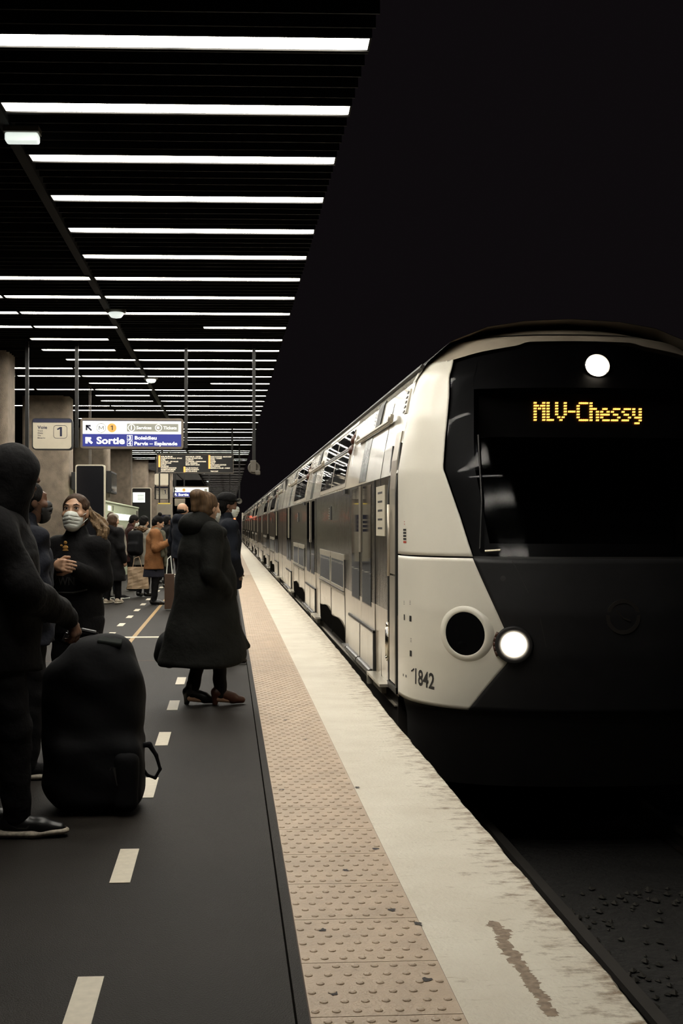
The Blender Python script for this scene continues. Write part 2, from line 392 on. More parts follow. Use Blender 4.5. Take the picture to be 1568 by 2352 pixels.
# ceiling strip lights
def strip(L, m):
    r = empty('strip_light', (0, 0, 0)); h = L / 2
    b = MB(); b.box(-h - .01, h + .01, -.105, -.094, -.006, .12); b.box(-h - .01, h + .01, .094, .105, -.006, .12); b.box(-h - .01, h + .01, -.105, .105, .12, .14)
    b.box(-h - .012, -h, -.105, .105, 0, .12); b.box(h, h + .012, -.105, .105, 0, .12)
    b.build('housing', M['slat'], r)
    b = MB(); b.tube((-h * .7, 0, .14), (-h * .7, 0, .27), .006, n=6); b.build('hanger', M['blackm'], r)
    b = MB(); b.tube((h * .7, 0, .14), (h * .7, 0, .27), .006, n=6); b.build('hanger', M['blackm'], r)
    b = MB(); b.box(-h, h, -.093, .093, .004, .03); b.build('diffuser', m, r)
    return r
long_p = strip(2.38, M['strip']); short_p = strip(1.19, M['tube'])
first = {'l': True, 's': True}
ords = ['first', 'second', 'third', 'fourth', 'fifth', 'sixth', 'seventh', 'eighth', 'ninth', 'tenth', 'eleventh', 'twelfth', 'thirteenth', 'fourteenth', 'fifteenth', 'sixteenth', 'seventeenth', 'eighteenth', 'nineteenth', 'twentieth']
def place_strip(kind, xc, y, label):
    p = long_p if kind == 'l' else short_p
    o = p if first[kind] else copy_tree(p); first[kind] = False
    o.location = (xc, skew(xc, y), CZ - .02); o.rotation_euler = (0, 0, -DEL)
    tag(o, label, 'ceiling light', 'strip lights in the slatted ceiling')
FAR = 'hair-thin strip light at the far end of the slatted ceiling, among the crowded last rows'
BIG = ['twenty', 'thirty', 'forty', 'fifty']; UN = ['', 'first', 'second', 'third', 'fourth', 'fifth', 'sixth', 'seventh', 'eighth', 'ninth']
for q in range(20, 60): ords.append((BIG[q // 10 - 2] + '-' + UN[(q + 1) % 10]) if (q + 1) % 10 else {30: 'thirtieth', 40: 'fortieth', 50: 'fiftieth', 60: 'sixtieth'}[q + 1])
for i in range(-3, 104):
    y = RY0 + i * ROW
    o_ = ords[i] if 0 <= i < 60 else None
    if i < 0: lb = 'white strip light overhead, just out of the photo'
    elif i == 0: lb = 'widest long strip light, across the very top of the photo'
    elif o_: lb = 'long right-hand white strip light, %s row counted from the top' % o_
    else: lb = FAR
    rfull = i not in (9, 15, 27, 33, 38)
    if i < 22 or i in (23, 25, 26, 28, 29, 31, 34, 35, 36, 39, 40, 43) or (i > 45 and i % 3):
        if rfull: place_strip('l', -.35, y, lb)
        else: place_strip('s', .245, y, lb)
    if 6 <= i < 60:
        d = -.24 if i in (10, 11) else (-.12 if i in (17, 18) else 0)
        if i in (21, 24, 27, 30, 32, 33, 37, 41): continue
        lb1 = ('left-hand white strip light nearest the ceiling gap, %s row from the top' % o_) if o_ else FAR
        lb2 = ('outer left-hand white strip light, %s row from the top' % o_) if o_ else FAR
        if i in (10, 11, 15, 17, 18): place_strip('s', -1.6 - .6 + d, y, lb1)
        else:
            place_strip('s', -1.6 - .6, y, lb1)
            if i not in (12, 40, 49): place_strip('s', -1.6 - 1.83, y, lb2)
        if 13 <= i < 20 and i not in (15, 17, 18): place_strip('s', -1.6 - 3.08, y, 'far outer left strip light half behind a pillar, %s row from the top' % o_)

# small bulkhead lamps along the ceiling gap
for k_, (yy, lb) in enumerate([(8.65, 'white boxy lamp below the ceiling slats at upper left'), (15.84, 'small white rounded lamp hanging among the left strip lights'), (23.0, 'small white lamp above the middle of the blue exit sign'),
                (49.0, 'tiny lit lamp directly above the departure board'), (62.6, 'tiny lit lamp below the departure board, higher of two'), (74.8, 'tiny lit lamp below the departure board, lower of two')]):
    x_ = -1.49 if yy < 40 else -1.25
    r = empty('bulkhead_lamp', (x_, yy, CZ - .05), -DEL, lb, 'lamp', 'small lamps along the ceiling gap')
    b = MB(); b.box(-.13, .13, -.06, .06, .0, .045); b.build('lamp_base', M['fixture'], r, bevel=.006)
    b = MB()
    if yy < 10: b.box(-.12, .12, -.05, .05, -.065, 0); b.build('lamp_cover', M['screen'], r, bevel=.015)
    else: b.lathe((0, 0, 0), (0, 0, -1), ((0, .10), (.03, .095), (.06, .07), (.075, .0)), 20); b.build('lamp_cover', M['screen'], r, smooth=True)

# ------------------------------------------------------------------ train
XC = 2.82
HWT = [(-.6, 1.38), (-.09, 1.40), (.0, 1.42), (.06, 1.44), (1.85, 1.44), (2.1, 1.40), (2.3, 1.36), (2.6, 1.29), (2.75, 1.20), (2.93, 1.0), (3.05, .7), (3.1, .4), (3.12, .02)]
NFT = [(-.6, 8.7), (.06, 8.36), (.5, 8.27), (.8, 8.25), (1.19, 8.30), (1.8, 8.5), (2.3, 8.74), (2.65, 8.95), (2.93, 9.3), (3.05, 9.65), (3.12, 10.)]
def ip(T, z): return float(np.interp(z, [t[0] for t in T], [t[1] for t in T]))
def hw(z): return ip(HWT, z)
def cab(u, z, off=0.0):
    def raw(u, z):
        nf = ip(NFT, z); yb = max(9.47, nf + .75); th = u * PI / 2
        return Vector((XC + hw(z) * math.copysign(abs(math.sin(th)) ** .8, th), yb - (yb - nf) * max(math.cos(th), 0) ** .8, z))
    p = raw(u, z)
    if off:
        a = raw(min(u + .01, 1), z) - raw(max(u - .01, -1), z); b = raw(u, min(z + .02, 3.12)) - raw(u, z - .02)
        n = b.cross(a).normalized()
        if n.y > 0.3 or n.dot(Vector((p.x - XC, p.y - 11, 0))) < 0: n = -n
        p = p + n * off
    return p
def seglin(pts, z): return ip(sorted(pts), z)
# white / dark boundary of the cab corner as (height, position round the nose)
UB = [(.06, .465), (.43, .315), (.50, .300), (.68, .33), (1.2, .455), (1.5, .505), (1.72, .55), (1.86, .58), (2.44, .58), (2.75, .60), (2.81, .63)]
TOPU = [(0, 2.90), (.215, 2.895), (.26, 2.86), (.46, 2.81), (.60, 2.755), (.63, 2.75)]   # lower edge of the roof cowl
def top_z(u): return ip([(a, b) for a, b in TOPU], abs(u)) if abs(u) < .63 else 2.75
train = empty('commuter_train', (XC, 8.25, -1.0), 0, 'long white double-deck commuter train with a dark windscreen, standing at the platform', 'train')
def tr(mb, name, m, parent=None, **kw):
    o = mb.build(name, m, None, **kw)
    o.parent = parent or train
    pm = train if parent is None else None
    bpy_off = Matrix.Translation((-XC, -8.25, 1.0))
    if parent is None: o.data.transform(bpy_off)
    else: o.data.transform(bpy_off)
    return o
def zs(a, b, st=.05):
    n = max(2, int(math.ceil((b - a) / st)) + 1); return [a + (b - a) * i / (n - 1) for i in range(n)]
def fold(side, z0, z1, name, m, inner=.0):
    """cab corner shell between heights z0 and z1, on one side"""
    mb = MB(); P = []
    for z in zs(z0, z1, .03):
        ub = seglin(UB, z); row = []
        for i in range(41):
            u = -1 + (1 - ub) * i / 40
            zz = min(z, top_z(u) - .0)
            row.append(cab(u * -side, zz) if True else None)
        P.append(row)
    grid_mesh(mb, P)
    o = tr(mb, name, m, smooth=True)
    s = o.modifiers.new('thick', 'SOLIDIFY'); s.thickness = .005; s.offset = 0
    return o
for sd in (1, -1):
    up = fold(sd, 1.195, 2.82, 'cab_side_shell', M['cabwhite']); lo = fold(sd, .06, 1.183, 'cab_corner_shell', M['cabwhite'])
# roof cowl
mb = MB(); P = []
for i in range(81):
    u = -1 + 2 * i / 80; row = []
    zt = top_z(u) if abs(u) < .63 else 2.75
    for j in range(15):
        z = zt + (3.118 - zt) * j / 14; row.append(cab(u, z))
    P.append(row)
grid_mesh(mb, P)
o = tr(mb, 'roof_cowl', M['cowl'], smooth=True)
mb = MB(); P = []
for u in [-1 + 2 * i / 60 for i in range(61)]:
    P.append([cab(u, 2.965, .006), cab(u, 2.977, .006)])
grid_mesh(mb, P); tr(mb, 'cowl_seam', M['seal'])
# cowl running back to the car roof
mb = MB(); P = []
sec = [(-hw(z), z) for z in (2.70, 2.75, 2.84, 2.93, 3.0, 3.05, 3.1, 3.12)] + [(hw(z), z) for z in (3.12, 3.1, 3.05, 3.0, 2.93, 2.84, 2.75, 2.70)]
for y in (9.5, 9.9, 10.4, 11.2): P.append([(XC + a, y, b - .004) for a, b in sec])
grid_mesh(mb, P); tr(mb, 'front_roof', M['cowl'], smooth=True)
# windscreen and dark surround
def nose_patch(name, m, z0, z1, u_of_z, off=0, nu=48, st=.04, topclip=False, thick=0):
    mb = MB(); P = []
    for z in zs(z0, z1, st):
        ub = u_of_z(z); P.append([cab(-ub + 2 * ub * i / nu, min(z, top_z(-ub + 2 * ub * i / nu) + .01) if topclip else z, off) for i in range(nu + 1)])
    grid_mesh(mb, P); o = tr(mb, name, m, smooth=True)
    if thick: s = o.modifiers.new('t', 'SOLIDIFY'); s.thickness = thick; s.offset = -1
    return o
scr = nose_patch('windscreen', M['tint'], 1.2, 2.92, lambda z: seglin(UB, z) + .004, off=-.012, topclip=True)
# dark painted border printed inside the glass
GB = [(1.30, .385), (1.9, .43), (2.60, .45)]
mb = MB()
for sgn in (-1, 1):
    P = []
    for z in zs(1.2, 2.8, .05):
        ub = seglin(UB, z); gi = ip(GB, z)
        P.append([cab(sgn * (gi + (ub - gi) * i / 10), min(z, top_z(gi + (ub - gi) * i / 10)), -.03) for i in range(11)])
    grid_mesh(mb, P)
P = []
for i in range(41):
    u = -.5 + i / 40; zt = top_z(u); P.append([cab(u, 2.50 + (zt - 2.50) * j / 6, -.034) for j in range(7)])
grid_mesh(mb, P)
P = []
for i in range(41):
    u = -.42 + .84 * i / 40; P.append([cab(u, 1.2 + .10 * j / 3, -.034) for j in range(4)])
grid_mesh(mb, P)
# hole for the top lamp is simply covered by the lamp bezel standing proud of the border
tr(mb, 'screen_border', M['nose'], parent=scr, smooth=True)
nose = nose_patch('nose_panel', M['nose'], .06, 1.183, lambda z: seglin(UB, z) + .003, off=-.004, thick=.01)
nose_patch('bumper_skirt', M['black'], -.55, .055, lambda z: .98, off=-.02)
nose_patch('windscreen_sill', M['seal'], 1.183, 1.20, lambda z: .98, off=-.012)
for sgn in (-1, 1):
    mb = MB(); mb.path([cab(sgn * .30, 1.17, .001), cab(sgn * .25, .95, .001), cab(sgn * .21, .75, .001), cab(sgn * .19, .55, .001)], .006)
    tr(mb, 'nose_seam', M['seal'])
mb = MB(); mb.lathe(cab(-.335, 1.04, .0), cab(-.335, 1.04, .1) - cab(-.335, 1.04, 0), ((0, .02), (.006, .02), (.007, 0)), 20); tr(mb, 'screw_cap', M['black'], parent=nose)
mb = MB(); c = cab(.0, .77, 0); n = Vector((0, -1, 0)); mb.lathe(c, n, ((0, .125), (.006, .125), (.006, .098), (0, .098)), 40)
mb.path([c + Vector((-.05, -.004, .05)), c + Vector((0, -.004, -.01)), c + Vector((.05, -.004, -.03))], .008)
tr(mb, 'emblem', M['skirt'], parent=nose)
# cab interior, dark
mb = MB(); mb.box(XC - 1.15, XC + 1.15, 10.3, 10.34, .3, 2.72); mb.box(XC - 1.2, XC + 1.2, 9.1, 10.3, 1.12, 1.16)
tr(mb, 'cab_bulkhead', M['void'])
mb = MB(); mb.box(XC - .85, XC + .85, 9.14, 9.24, 2.12, 2.46); disp = tr(mb, 'destination_display', M['black'])
# amber dot matrix lettering
G = {'M': ['X...X', 'XX.XX', 'X.X.X', 'X...X', 'X...X', 'X...X', 'X...X'], 'L': ['X..', 'X..', 'X..', 'X..', 'X..', 'X..', 'XXX'],
     'V': ['X...X', 'X...X', 'X...X', 'X...X', 'X...X', '.X.X.', '..X..'], '-': ['...', '...', '...', 'XXX', '...', '...', '...'],
     'C': ['.XXXX', 'X....', 'X....', 'X....', 'X....', 'X....', '.XXXX'], 'h': ['X...', 'X...', 'XXX.', 'X..X', 'X..X', 'X..X', 'X..X'],
     'e': ['....', '....', '.XX.', 'X..X', 'XXXX', 'X...', '.XXX'], 's': ['....', '....', '.XXX', 'X...', '.XX.', '...X', 'XXX.'],
     'y': ['....', '....', 'X..X', 'X..X', 'X..X', '.XXX', '...X', '.XX.']}
mb = MB(); cols = 0; seq = []
for ch in 'MLV-Chessy':
    g = G[ch]; seq.append((cols, g)); cols += (len(g[0]) + 1) * 2
cols -= 1
xa, _ = at(1226, 948, 9.13); xb, _ = at(1477, 948, 9.13); _, zt = at(1350, 926, 9.13); _, zb = at(1350, 965, 9.13)
cw = (xb - xa) / (cols + 1); rh = (zt - zb) / 6
for c0, g in seq:
    for r_, row in enumerate(g):
        for k_, chh in enumerate(row):
            if chh != 'X': continue
            for e_ in (0, 1, 2):
                x = xa + (c0 + k_ * 2 + e_ * 1.0) * cw; z = zt - r_ * rh
                w_ = cw * .42; h_ = rh * .30
                mb.add([(x - w_, 9.132, z - h_), (x + w_, 9.132, z - h_), (x + w_ + .002, 9.132, z + h_), (x - w_ + .002, 9.132, z + h_)], [(0, 1, 2, 3)])
tr(mb, 'destination_lettering', M['led'], parent=disp)['label'] = 'amber dot-matrix destination lettering'
# lamps
def lamp(name, c, ax, r, br, label):
    c = Vector(c); ax = Vector(ax).normalized()
    b = MB(); b.lathe(c, ax, ((-.06, br), (.0, br), (.012, br * .96), (.0, r * 1.12), (-.02, r * 1.02), (-.06, r)), 40); h = tr(b, name, M['nose'], smooth=True); h['label'] = label
    b = MB(); b.lathe(c, ax, ((-.03, r * 1.02), (.006, r), (.016, r * .7), (.02, 0)), 40); tr(b, 'lamp_lens', M['lampglow'], parent=h, smooth=True)
nx = Vector((-.12, -1, .08))
lamp('headlamp', cab(.009, 2.665, -.004), (-.05, -1, .25), .086, .098, 'lit round upper lamp above the destination display')
for sd in (1, -1):
    c_ = cab(-.296 * sd, .567, .012); n_ = (cab(-.296 * sd, .567, .1) - cab(-.296 * sd, .567, 0)).normalized()
    lamp('headlamp', c_ + n_ * .02, n_ * .8 + Vector((0, -.35, 0)), .084, .135, 'lit round headlamp in a dark housing')
    # large dark lens in a white raised rim
    c_ = cab(-.49 * sd, .63, 0); n_ = (cab(-.49 * sd, .63, .1) - cab(-.49 * sd, .63, 0)).normalized()
    b = MB(); b.lathe(c_, n_, ((-.05, .240), (-.014, .216), (.006, .196), (.013, .180), (.015, .170), (.013, .163), (.009, .158)), 48)
    rim = tr(b, 'lamp_rim', M['cabwhite'], smooth=True)
    b = MB(); b.lathe(c_, n_, ((.0105, .160), (.0105, .10), (.011, .0)), 48); tr(b, 'dark_lens', M['glass'], parent=rim, smooth=True)
    b = MB(); pts = [cab(-.365 * sd + .012 * math.sin(t) * sd, .565 + .1 * t / 1.2, .008) for t in (-1, -.6, -.2, .2, .6, 1)]
    pts = [cab((-.352 - .016 * math.cos(t * 1.4)) * sd, .565 + .085 * t, .008) for t in (-1, -.6, -.2, .2, .6, 1)]
    b.path(pts, .014, 10); tr(b, 'grab_slot', M['boot'], smooth=True)
# fleet number and small markings on the corner
mb = MB()
def on_cab(u0, z0, ku):
    return lambda a, b: cab(u0 + a * ku, z0 + b, .004)
put_text(mb, '1842', 0, 0, 0, .118, fn=lambda a, b: cab(-.80 + a * .46, .208 + b - a * .06, .004), bold=.022)
mb.path([cab(-.797, .316, .005), cab(-.818, .296, .005)], .006, 6)
o = tr(mb, 'fleet_number', M['digit']); o['label'] = 'black fleet number 1842 on the cab corner'
mb = MB()
for u_, z_, w_, h_ in ((-.905, .70, .012, .045), (-.835, .70, .018, .045), (-.83, .43, .018, .045), (-.915, .24, .008, .02), (-.88, .24, .008, .02)):
    P = [[cab(u_ - w_ / 2 * 1.2, z_ - h_ / 2, .004), cab(u_ + w_ / 2 * 1.2, z_ - h_ / 2, .004)], [cab(u_ - w_ / 2 * 1.2, z_ + h_ / 2, .004), cab(u_ + w_ / 2 * 1.2, z_ + h_ / 2, .004)]]
    mb = MB(); grid_mesh(mb, P); tr(mb, 'access_port', M['digit'])
for u_, z_ in ((-.91, .80), (-.84, .81), (-.83, .52)):
    mb = MB()
    for k_ in range(3):
        P = [[cab(u_ - .004, z_ + k_ * .012, .004), cab(u_ + .007, z_ + k_ * .012, .004)], [cab(u_ - .004, z_ + k_ * .012 + .004, .004), cab(u_ + .007, z_ + k_ * .012 + .004, .004)]]
        grid_mesh(mb, P)
    tr(mb, 'small_print', M['digit'])
mb = MB()
for k_ in range(5):
    zz = 1.285 + k_ * .024; mb.cur = 1 if k_ == 0 else 0
    P = [[cab(-.915, zz, .004), cab(-.875, zz, .004)], [cab(-.915, zz + .016, .004), cab(-.875, zz + .016, .004)]]; grid_mesh(mb, P)
mb.cur = 1
for k_ in range(2):
    zz = 1.43 + k_ * .02; P = [[cab(-.90, zz, .004), cab(-.892, zz, .004)], [cab(-.90, zz + .008, .004), cab(-.892, zz + .008, .004)]]; grid_mesh(mb, P)
tr(mb, 'socket_decal', [M['digit'], M['redpaint']])
mb = MB()      # wiper resting at the sill
mb.path([cab(-.42, 1.25, .012), cab(-.40, 1.6, .02), cab(-.41, 2.1, .015)], .008, 8); tr(mb, 'wiper', M['blackm'])
mb = MB(); a_ = cab(-.40, 1.235, .012); b_ = cab(-.34, 1.243, .012); mb.path([a_, b_], .009, 8); tr(mb, 'wiper_pivot', M['chrome'])

# car bodies ------------------------------------------------------------
def sp(y, z, off=0.0, side=-1):
    """point on the body side; off = distance outwards"""
    h0 = hw(z); dz = .01; s = (hw(z + dz) - hw(z - dz)) / (2 * dz); n = Vector((1, 0, -s)).normalized()
    return Vector((XC + side * (h0 + n.x * off), y, z + n.z * off))
def patch(mb, y0, y1, z0, z1, off=.004, depth=.02, mi=None, nz=None, side=-1):
    n = nz or (1 if z1 <= 1.85 else 5); a = []; 
    for i in range(n + 1):
        z = z0 + (z1 - z0) * i / n; a.append([sp(y0, z, off, side), sp(y1, z, off, side), sp(y1, z, off - depth, side), sp(y0, z, off - depth, side)])
    b = len(mb.v); vs = [p for r in a for p in r]; fs = []
    for i in range(n):
        o = i * 4
        for j in range(4): fs.append((o + j, o + (j + 1) % 4, o + 4 + (j + 1) % 4, o + 4 + j))
    fs += [(0, 3, 2, 1), (n * 4, n * 4 + 1, n * 4 + 2, n * 4 + 3)]
    mb.add(vs, fs, mi)
cars = [(9.50, 29.78, [12.09, 19.5, 26.5]), (29.90, 50.8, [33.2, 40.3, 47.4]), (50.92, 71.8, [54.2, 61.3, 68.4]), (71.92, 92.8, [75.2, 82.3, 89.4]), (92.92, 115.0, [96.2, 103.3, 110.4])]
ZB = .69; ZT = 1.85  # height limits of the dark reflection painted on the side
def car_body(y0, y1, ci):
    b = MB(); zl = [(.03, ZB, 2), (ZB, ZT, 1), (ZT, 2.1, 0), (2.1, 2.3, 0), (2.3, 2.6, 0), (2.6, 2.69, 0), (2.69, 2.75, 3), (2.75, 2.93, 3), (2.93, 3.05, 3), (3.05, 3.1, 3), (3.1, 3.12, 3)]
    for sd in (-1, 1):
        for za, zb_, mi in zl:
            b.add([(XC + sd * hw(za), y0, za), (XC + sd * hw(za), y1, za), (XC + sd * hw(zb_), y1, zb_), (XC + sd * hw(zb_), y0, zb_)], [(0, 1, 2, 3)], mi)
    b.add([(XC - hw(3.12), y0, 3.12), (XC - hw(3.12), y1, 3.12), (XC + hw(3.12), y1, 3.12), (XC + hw(3.12), y0, 3.12)], [(0, 1, 2, 3)], 3)
    for y in (y0 + (.9 if ci == 0 else 0), y1):
        pr = [z for z in (.03, 1.85, 2.1, 2.3, 2.6, 2.75, 2.93, 3.05, 3.1)]
        b.add([(XC - hw(z), y, z) for z in pr] + [(XC + hw(z), y, z) for z in pr[::-1]], [tuple(range(18))], 3)
    b.add([(XC - 1.41, y0, .03), (XC - 1.41, y1, .03), (XC + 1.41, y1, .03), (XC + 1.41, y0, .03)], [(0, 1, 2, 3)], 3)
    o = tr(b, 'car_body', [M['white'], M['reflectdark'], M['reflectlight'], M['roof']])
    g = MB()
    for z in (2.695,): g.add([sp(y0, z, .0), sp(y1, z, .0), sp(y1, z, .03), sp(y0, z, .03), sp(y0, z + .03, .0), sp(y1, z + .03, .0), sp(y1, z + .03, .03), sp(y0, z + .03, .03)],
                             [(0, 1, 2, 3), (4, 5, 6, 7), (3, 2, 6, 7), (0, 3, 7, 4), (1, 2, 6, 5)])
    tr(g, 'roof_gutter', M['roof'], parent=o)
    g = MB(); g.box(XC - 1.40, XC + 1.40, y0 + (.25 if ci == 0 else .1), y1, -.62, .03); sk = tr(g, 'skirt', M['skirt'])
    g = MB(); g.box(XC - 1.425, XC - 1.40, y0 + .3, y1, -.095, -.085); tr(g, 'skirt_trim', M['silver'], parent=sk)
    return o
def seam_lines(mb, y, z0=.03, z1=2.69, w=.012):
    for a, b in ((z0, ZT), (ZT, 2.69)):
        if b > z0: patch(mb, y - w / 2, y + w / 2, max(a, z0), min(b, z1), .003, .01)
def make_door(yc, parent_car, lod):
    r = MB(); L_, R_ = yc - 1.12, yc + 1.12
    # leaves
    b = MB(); patch(b, L_, yc - .008, .05, 1.845, .006, .02); patch(b, yc + .008, R_, .05, 1.845, .006, .02)
    b2 = MB()
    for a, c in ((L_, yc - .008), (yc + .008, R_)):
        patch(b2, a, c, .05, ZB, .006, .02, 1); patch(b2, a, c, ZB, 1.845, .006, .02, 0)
    d = tr(b2, 'door', [M['reflectdark'], M['reflectlight']])
    for a, c in ((yc - .86, yc - .14), (yc + .14, yc + .86)):
        g = MB(); patch(g, a, c, .66, 1.80, .010, .02); patch(g, a - .02, c + .02, .64, 1.82, .0085, .015)
        tr(g, 'door_window', M['glass'], parent=d)
    g = MB()
    for y in (L_, yc, R_): patch(g, y - .009, y + .009, .03, 1.85, .009, .012)
    tr(g, 'door_seal', M['seal'], parent=d)
    g = MB(); g.tube(sp(yc - .045, 1.15, .018), sp(yc - .045, 1.83, .018), .008, n=8); g.tube(sp(yc + .045, 1.15, .018), sp(yc + .045, 1.83, .018), .008, n=8); tr(g, 'door_edge', M['silver'], parent=d)
    # tinted strip in the panel over the door
    g = MB(); patch(g, yc - .30, yc - .02, 1.87, 2.31, .004, .01); patch(g, yc + .0, yc + .27, 1.87, 2.31, .004, .01); tr(g, 'tinted_strip', M['grill'])
    # rain gutter with end knobs
    g = MB(); g.tube(sp(yc - 1.75, 2.345, .03), sp(yc + .95, 2.345, .03), .022, n=10); 
    for y in (yc - 1.78, yc + .95): g.lathe(sp(y, 2.36, .02), (-1, 0, .2), ((0, .04), (.03, .04), (.045, .02), (.045, 0)), 16)
    tr(g, 'rain_gutter', M['silver'], smooth=False)
    # louvred box above
    g = MB(); patch(g, yc - .75, yc - .38, 2.40, 2.63, .012, .02); lv = tr(g, 'louvre_panel', M['seal'])
    g = MB()
    for k_ in range(6): 
        z = 2.42 + k_ * .035; g.add([sp(yc - .36, z, .014), sp(yc - .20, z + .02, .014), sp(yc - .20, z + .034, .014), sp(yc - .36, z + .014, .014)], [(0, 1, 2, 3)])
    tr(g, 'louvre_stripes', M['digit'], parent=lv)
    # sill flap, step rollers and drop step
    g = MB()
    for a, c in ((yc - 1.12, yc - .01), (yc + .01, yc + 1.12)): patch(g, a, c, .06, .42, .018, .03)
    fl = tr(g, 'sill_flap', M['reflectlight'])
    g = MB(); patch(g, yc - 1.13, yc + 1.13, .415, .44, .024, .03); patch(g, yc - .008, yc + .008, .06, .42, .022, .02); patch(g, yc - 1.13, yc - 1.11, .06, .43, .022, .02); tr(g, 'flap_edge', M['seal'], parent=fl)
    g = MB(); x = XC - 1.47
    g.tube((x, yc - 1.05, .035), (x, yc - .02, .035), .035, n=12); g.tube((x, yc + .04, .035), (x, yc + 1.1, .035), .035, n=12)
    g.box(x - .03, x + .05, yc + 1.14, yc + 1.5, .03, .06)
    tr(g, 'step_roller', M['skirt'], smooth=False)
    g = MB(); g.box(x - .05, x + .05, yc - 2.05, yc - 1.12, .035, .06); g.box(x - .01, x + .03, yc - 1.9, yc - 1.3, -.04, .03); g.box(x - .05, x + .03, yc - 1.2, yc - 1.12, -.05, .035)
    tr(g, 'drop_step', M['step'])
    return d
def window_block(ya, yb, lower=True):
    """two-bay window block between ya and yb: upper windows with hoppers, lower windows with deep frames"""
    ym = (ya + yb) / 2
    g = MB(); patch(g, ya - .06, yb + .06, 1.875, 2.66, .008, .02)
    fr = tr(g, 'window_frame', M['silver']); fr['label'] = 'silver upper-deck window frame'
    for a, c in ((ya + .03, ym - .07), (ym + .07, yb - .03)):
        g = MB(); patch(g, a, c, 1.93, 2.29, .013, .02); tr(g, 'window_pane', M['glass'], parent=fr)
        g = MB(); mid = a + (c - a) * .48; patch(g, a, mid - .03, 2.37, 2.56, .013, .02); patch(g, mid + .03, c, 2.37, 2.56, .013, .02); tr(g, 'hopper_pane', M['glass'], parent=fr)
        g = MB(); patch(g, a - .03, c + .03, 2.315, 2.335, .02, .02); patch(g, a - .03, c + .03, 2.345, 2.355, .017, .02); tr(g, 'frame_rail', M['blackm'], parent=fr)
    if lower:
        g = MB()
        for a, c in ((ya, ym - .03), (ym + .03, yb)):
            patch(g, a, c, 1.00, 1.08, .008, .02); patch(g, a, c, .60, .68, .010, .02); patch(g, a, a + .08, .68, 1.0, .008, .02); patch(g, c - .08, c, .68, 1.0, .008, .02)
        fr2 = tr(g, 'window_frame', M['silver']); fr2['label'] = 'silver lower-deck window frame'
        for a, c in ((ya + .08, ym - .11), (ym + .11, yb - .08)):
            g = MB(); patch(g, a, c, .68, 1.0, .006, .01); tr(g, 'window_pane', M['glass'], parent=fr2)
        g = MB()
        for y in (ya - .03, ym, yb + .03): patch(g, y - .014, y + .014, -.0, 1.02, .012, .02)
        patch(g, ya, yb, .636, .646, .022, .02)
        tr(g, 'panel_seal', M['seal'], parent=fr2)
        g = MB()      # black lower part of the bay with a wavy upper edge
        for a, c, q0, q1 in ((ya, ym - .02, .22, .28), (ym + .02, yb, .28, .30)):
            n_ = 10
            for i in range(n_):
                t0, t1 = i / n_, (i + 1) / n_; y_0, y_1 = a + (c - a) * t0, a + (c - a) * t1
                f0 = q0 + (q1 - q0) * t0 + .03 * math.sin(t0 * 5); f1 = q0 + (q1 - q0) * t1 + .03 * math.sin(t1 * 5)
                g.add([sp(y_0, .035, .005), sp(y_1, .035, .005), sp(y_1, f1, .005), sp(y_0, f0, .005)], [(0, 1, 2, 3)])
        tr(g, 'lower_bay_panel', M['mattblack'], parent=fr2)
    g = MB()
    for z in (2.42, 2.30): g.lathe(sp(ya - .22, z, .012), (-1, 0, .25), ((0, .062), (.02, .06), (.04, .035), (.045, 0)), 18)
    tr(g, 'door_buzzer', M['boot'], smooth=True)
    g = MB(); patch(g, ym - .12, ym + .10, 1.50, 1.68, .012, .02); tr(g, 'side_indicator', M['seal'])
    g = MB()
    for k_ in range(5): patch(g, ym + .14, ym + .26, 1.51 + k_ * .034, 1.528 + k_ * .034, .008, .01)
    tr(g, 'indicator_stripes', M['silver'])
    g = MB(); patch(g, ya - .35, ya - .12, 1.79, 1.845, .03, .03); tr(g, 'door_light_box', M['seal'])
for ci, (y0, y1, ds) in enumerate(cars):
    body = car_body(y0, y1, ci)
    for di, yc in enumerate(ds):
        make_door(yc, body, ci)
        nx_ = ds[di + 1] if di < 2 else None
        if nx_: window_block(yc + (nx_ - yc) * .24, yc + (nx_ - yc) * .735)
    g = MB(); seam_lines(g, ds[0] - 1.5); seam_lines(g, ds[2] + 1.5); tr(g, 'body_seam', M['seal'], parent=body)
    if ci < 4:
        g = MB(); g.box(XC - 1.36, XC + 1.36, y1, y1 + .12, .03, 2.6); tr(g, 'gangway_bellows', M['seal'])
# cab access door recess with its grab rail
mb = MB(); ya, yb = 9.52, 10.02
patch(mb, yb - .05, yb, .05, 2.1, .014, .03); patch(mb, ya, ya + .05, .05, 2.1, .014, .03); patch(mb, ya, yb, .05, .10, .016, .03); rc = tr(mb, 'door_frame', M['seal'])
mb = MB(); patch(mb, ya + .08, yb - .1, .12, 1.0, .010, .02); patch(mb, ya + .08, yb - .1, 1.02, 2.2, .010, .02); cd_ = tr(mb, 'cab_door', M['silver'])
mb = MB(); pts = [sp(9.77, .30, .05), sp(9.73, .33, .05), sp(9.73, .58, .05), sp(9.77, .61, .05), sp(9.81, .58, .05), sp(9.81, .33, .05), sp(9.77, .30, .05)]
mb.path(pts, .012, 8); tr(mb, 'door_handle', M['chrome'], parent=cd_, smooth=True)
mb = MB(); mb.tube(sp(9.80, 1.0, .035), sp(9.80, 1.6, .035), .013, n=10); tr(mb, 'grab_rail', M['silver'], parent=cd_, smooth=True)
mb = MB(); patch(mb, 9.62, 9.72, 2.35, 2.55, .012, .02); vp = tr(mb, 'cab_vent', M['cabwhite'])
mb = MB()
for k_ in range(5): patch(mb, 9.68, 9.76, 2.36 + k_ * .04, 2.376 + k_ * .04, .018, .01)
tr(mb, 'vent_slots', M['digit'], parent=vp)
